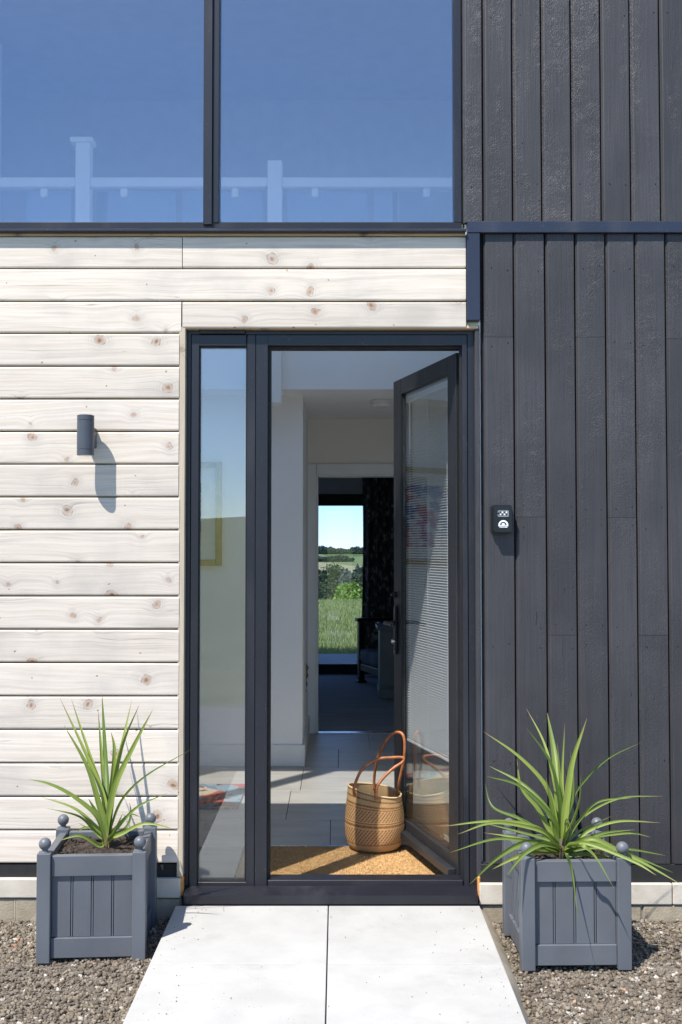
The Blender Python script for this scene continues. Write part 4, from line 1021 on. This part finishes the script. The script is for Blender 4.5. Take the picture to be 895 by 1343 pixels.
# curtain with folds
cu0, cu1 = PX(474, 800, yB-.16), 1.25; zb_, ztp = .02, 2.16; vs, fs = [], []; nc, nr = 120, 16
for j in range(nr+1):
    t = j/nr; z = zb_+(ztp-zb_)*t
    for i in range(nc+1):
        s_ = i/nc; x = cu0 + (cu1-cu0)*s_ + (.030*(t-.5) + .02*math.sin(t*3.1))*(1-s_)
        y = yB-.16 + .034*math.sin(s_*75+.5*math.sin(t*2)) + .012*math.sin(s_*31+2)
        vs.append((x, y, z))
fs = [(j*(nc+1)+i, j*(nc+1)+i+1, (j+1)*(nc+1)+i+1, (j+1)*(nc+1)+i) for j in range(nr) for i in range(nc)]
cu = pydata('curtain', vs, fs, M['curtain'], None, (0,0,0), True); sol = cu.modifiers.new('thickness', 'SOLIDIFY'); sol.thickness = .003
tag(cu, 'dark leaf patterned floor-length curtain at the right of the far window', 'curtain')
# armchair: dark frame, seat facing left
ac = P(484, 900, 10.25); ach = empty('armchair', (.62, 6.36, 0), R(-72), label='dark wooden framed armchair with grey-blue seat cushion beside the curtain', cat='armchair')
W[ach.name] = Vector((0, 0, 0))
def ab(name, *a, m=M['darkwood'], bev=.006): return box(name, *a, m, ach, bev, 2)
hw = .31
for sx in (-1, 1):
    x0 = sx*hw
    ab('leg', x0-.03, x0+.03, -.33, -.27, .022, .60); ab('foot', x0-.045, x0+.045, -.345, -.255, -.0, .0218)
    ab('leg', x0-.03, x0+.03, .27, .33, .0, .60)
    ab('arm_rail', x0-.038, x0+.038, -.35, .34, .6005, .635)
    ab('side_rail', x0-.022, x0+.022, -.2695, .2695, .12, .19)
    ab('side_panel', x0-.012, x0+.012, -.2695, .2695, .1905, .600, m=M['curtain'], bev=.003)
ab('seat_rail', -hw+.0305, hw-.0305, -.32, -.28, .12, .19); ab('seat_rail', -hw+.0305, hw-.0305, .28, .32, .12, .19)
ab('seat_cushion', -hw+.032, hw-.032, -.335, .24, .1905, .34, m=M['fabric'], bev=.045)
ab('backrest', -hw+.032, hw-.032, .245, .33, .25, .92, m=M['fabric'], bev=.03)
# cabinet
cbx = P(497, 918, 9.43); x0c = cbx.x; y0c = 9.43+CAMY
cab = empty('cabinet', (x0c+.3, y0c+.22, 0), label='grey painted low cabinet with moulded top behind the door edge', cat='cabinet')
zt_c = PZ(822, y0c)
box('plinth', x0c, x0c+.62, y0c, y0c+.44, -.001, .085, M['cabinet'], cab, .006, 2)
box('carcass', x0c+.012, x0c+.608, y0c+.012, y0c+.43, .0855, zt_c-.03, M['cabinet'], cab, .003)
box('top', x0c-.015, x0c+.635, y0c-.015, y0c+.445, zt_c-.0295, zt_c, M['cabinet'], cab, .008, 2)
for i in range(2):
    d = box('cabinet_door', x0c+.03+i*.29, x0c+.305+i*.29, y0c+.002, y0c+.0118, .11, zt_c-.05, M['cabinet'], cab, .003)
    lathe('knob', [(.001, 0), (.012, -.006), (.010, -.016), (.001, -.02)], M['chrome'], d, (x0c+(.28 if i == 0 else .345), y0c+.0015, .40), 14, 'Y')

# ------------------------------------------------------------------ outside, behind the house
S('patio', -5, 5, 7.56, PZ(0, 0)*0 + 1.34*1400/(857.5-719)+CAMY, -.14, -.01, M['slab'])
py = 1.34*1400/(857.5-719)+CAMY
n = 60000; yy = py+.02 + (26-py)*RNG.random(n)**1.25; xx = RNG.uniform(-1, 1, n)*(1.2+.11*(yy-py)) + .1
hh = RNG.uniform(.03, .12, n); a = RNG.uniform(0, 3.14, n); wd = RNG.uniform(.003, .008, n)*(1+yy*.03); ln = RNG.normal(0, .03, (n, 2))
zg_ = np.array([hgt(x, y) for x, y in zip(xx, yy)])
p0 = np.stack([xx-wd*np.cos(a), yy-wd*np.sin(a), zg_-.005], 1); p1 = np.stack([xx+wd*np.cos(a), yy+wd*np.sin(a), zg_-.005], 1)
p2 = np.stack([xx+ln[:, 0], yy+ln[:, 1], zg_+hh], 1)
tag(link('meadow_grass', tri_mesh('meadow_grass', np.stack([p0, p1, p2], 1).reshape(-1, 3)), M['grassblade']), 'rough green meadow grass beyond the patio behind the house', 'grass', kind='stuff')

def crown_mesh(name, rx, ry, rz_, nl, ls, seed, cone=False):
    rg = np.random.default_rng(seed); nb = 26
    cs = rg.normal(size=(nb, 3)); cs /= np.linalg.norm(cs, axis=1)[:, None]; cs *= rg.uniform(.35, .95, nb)[:, None]
    if cone: cs[:, :2] *= (1-.55*(cs[:, 2:]+1)/2)
    rb = rg.uniform(.20, .42, nb); k = rg.integers(0, nb, nl); d = rg.normal(size=(nl, 3)); d /= np.linalg.norm(d, axis=1)[:, None]
    p = (cs[k] + d*rb[k][:, None]*rg.uniform(.75, 1.05, nl)[:, None])*np.array([rx, ry, rz_])
    a1 = rg.normal(size=(nl, 3)); a1 /= np.linalg.norm(a1, axis=1)[:, None]; b1 = np.cross(a1, rg.normal(size=(nl, 3))); b1 /= np.linalg.norm(b1, axis=1)[:, None]
    s_ = ls*rg.uniform(.6, 1.3, nl)[:, None]
    return tri_mesh(name, np.stack([p-a1*s_*.5, p+a1*s_*.5, p+b1*s_*.9], 1).reshape(-1, 3))
def tree(u, vt, D, rx, rz_, fol, label, cat, ls=.16, nl=5000, seed=1, cone=False, group=None):
    top = P(u, vt, D); zg = hgt(top.x, top.y); H_ = top.z-zg
    t = empty('tree', (top.x, top.y, zg), label=label, cat=cat, group=group)
    zc = top.z - rz_*1.12
    tube('trunk', [Vector((top.x, top.y, zg-.1)), Vector((top.x+.05, top.y, zg+(zc-zg)*.5)), Vector((top.x, top.y, zc+rz_*.4))], lambda q: .16*(1-.7*q)*max(.5, H_/6), M['bark'], t, (top.x, top.y, zg), 8)
    for i in range(5):
        a = i*1.26+seed; s0 = Vector((top.x, top.y, zg+(zc-zg)*(.55+.08*i)))
        tube('limb', [s0, s0+Vector((math.cos(a)*rx*.35, math.sin(a)*rx*.35, rz_*.3)), s0+Vector((math.cos(a)*rx*.7, math.sin(a)*rx*.7, rz_*.7))], lambda q: .06*(1-.7*q), M['bark'], t, tuple(s0), 6)
    cm = crown_mesh('crown', rx, rx, rz_, nl, ls, seed, cone); link('crown', cm, M[fol], t, (top.x, top.y, zc))
tree(428, 742, 52, 1.5, 2.4, 'fol_dark', 'dark green rounded tree at the left of the far window view', 'tree', seed=1)
tree(446, 736, 56, 1.35, 2.7, 'fol_dark', 'tall dark pine-like tree in the middle of the far window view', 'tree', seed=2, cone=True)
tree(455, 742, 50, .5, 1.1, 'fol_grey', 'pale greyish bare-looking treetop between the dark trees', 'tree', seed=3, ls=.09, nl=1500)
tree(468, 743, 55, 1.3, 2.3, 'fol_dark', 'dark tree behind the bright green bush beside the curtain', 'tree', seed=4)
tree(414, 745, 54, 1.4, 2.4, 'fol_dark', 'dark tree half hidden by the inner doorway edge', 'tree', seed=5)
tree(436, 765, 44, 1.1, 1.5, 'fol_dark', 'low dark shrub in front of the dark trees', 'tree', seed=6, ls=.12)
tree(472, 753, 38, 1.05, 1.45, 'fol_bright', 'bright yellow-green bushy tree in front of the dark trees', 'tree', seed=7, ls=.15, nl=14000)
tree(459, 772, 36, .55, .85, 'fol_bright', 'small bright green bush at the foot of the brighter tree', 'tree', seed=8, ls=.12, nl=6000)
# wooded skyline and hedgerows, far off
def wood(name, y0, y1, x0, x1, cnt, r0, r1, label, seed):
    rg = np.random.default_rng(seed); V = []
    for _ in range(cnt):
        x, y = rg.uniform(x0, x1), rg.uniform(y0, y1); r = rg.uniform(r0, r1); z = hgt(x, y)
        nl = 260; d = rg.normal(size=(nl, 3)); d /= np.linalg.norm(d, axis=1)[:, None]
        p = d*np.array([r, r, r*.8])*rg.uniform(.8, 1.1, nl)[:, None] + np.array([x, y, z+r*.7])
        a1 = rg.normal(size=(nl, 3)); b1 = rg.normal(size=(nl, 3)); s_ = r*.16
        V.append(np.stack([p-a1*s_, p+a1*s_, p+b1*s_*1.5], 1).reshape(-1, 3))
    tag(link(name, tri_mesh(name, np.concatenate(V)), M['fol_far']), label, 'woodland', kind='stuff')
wood('skyline_wood', 905, 960, -60, 75, 90, 2.2, 4.2, 'distant belt of trees along the horizon', 11)
wood('hedgerow', 690, 700, -45, 10, 34, 1.4, 2.6, 'hedgerow with trees between the far fields', 12)
wood('valley_wood', 330, 380, -50, 40, 70, 2.4, 4.5, 'belt of valley trees below the far fields', 13)

# grit kicked onto the white slabs
gx, gy = [], []
V = []
for _ in range(150):
    x = random.choice([random.uniform(PXL+.02, PXR-.02), random.gauss(PXL+.08, .05), random.gauss(PXR-.05, .04)]); y = -.06 - random.random()**1.5*1.4
    if not PXL+.01 < x < PXR-.01: continue
    r_ = random.uniform(.0009, .0028); c = np.array([x, y, r_*.6])
    o6 = np.array([(1,0,0), (-1,0,0), (0,1,0), (0,-1,0), (0,0,1), (0,0,-1)])*r_*RNG.uniform(.6, 1.3, (6, 1)) + c
    for a_, b_, c_ in ((0,2,4),(2,1,4),(1,3,4),(3,0,4)): V += [o6[a_], o6[b_], o6[c_]]
tag(link('grit', tri_mesh('grit', np.array(V)), M['gravelbase']), 'specks of dark grit scattered on the white path', 'grit', kind='stuff')
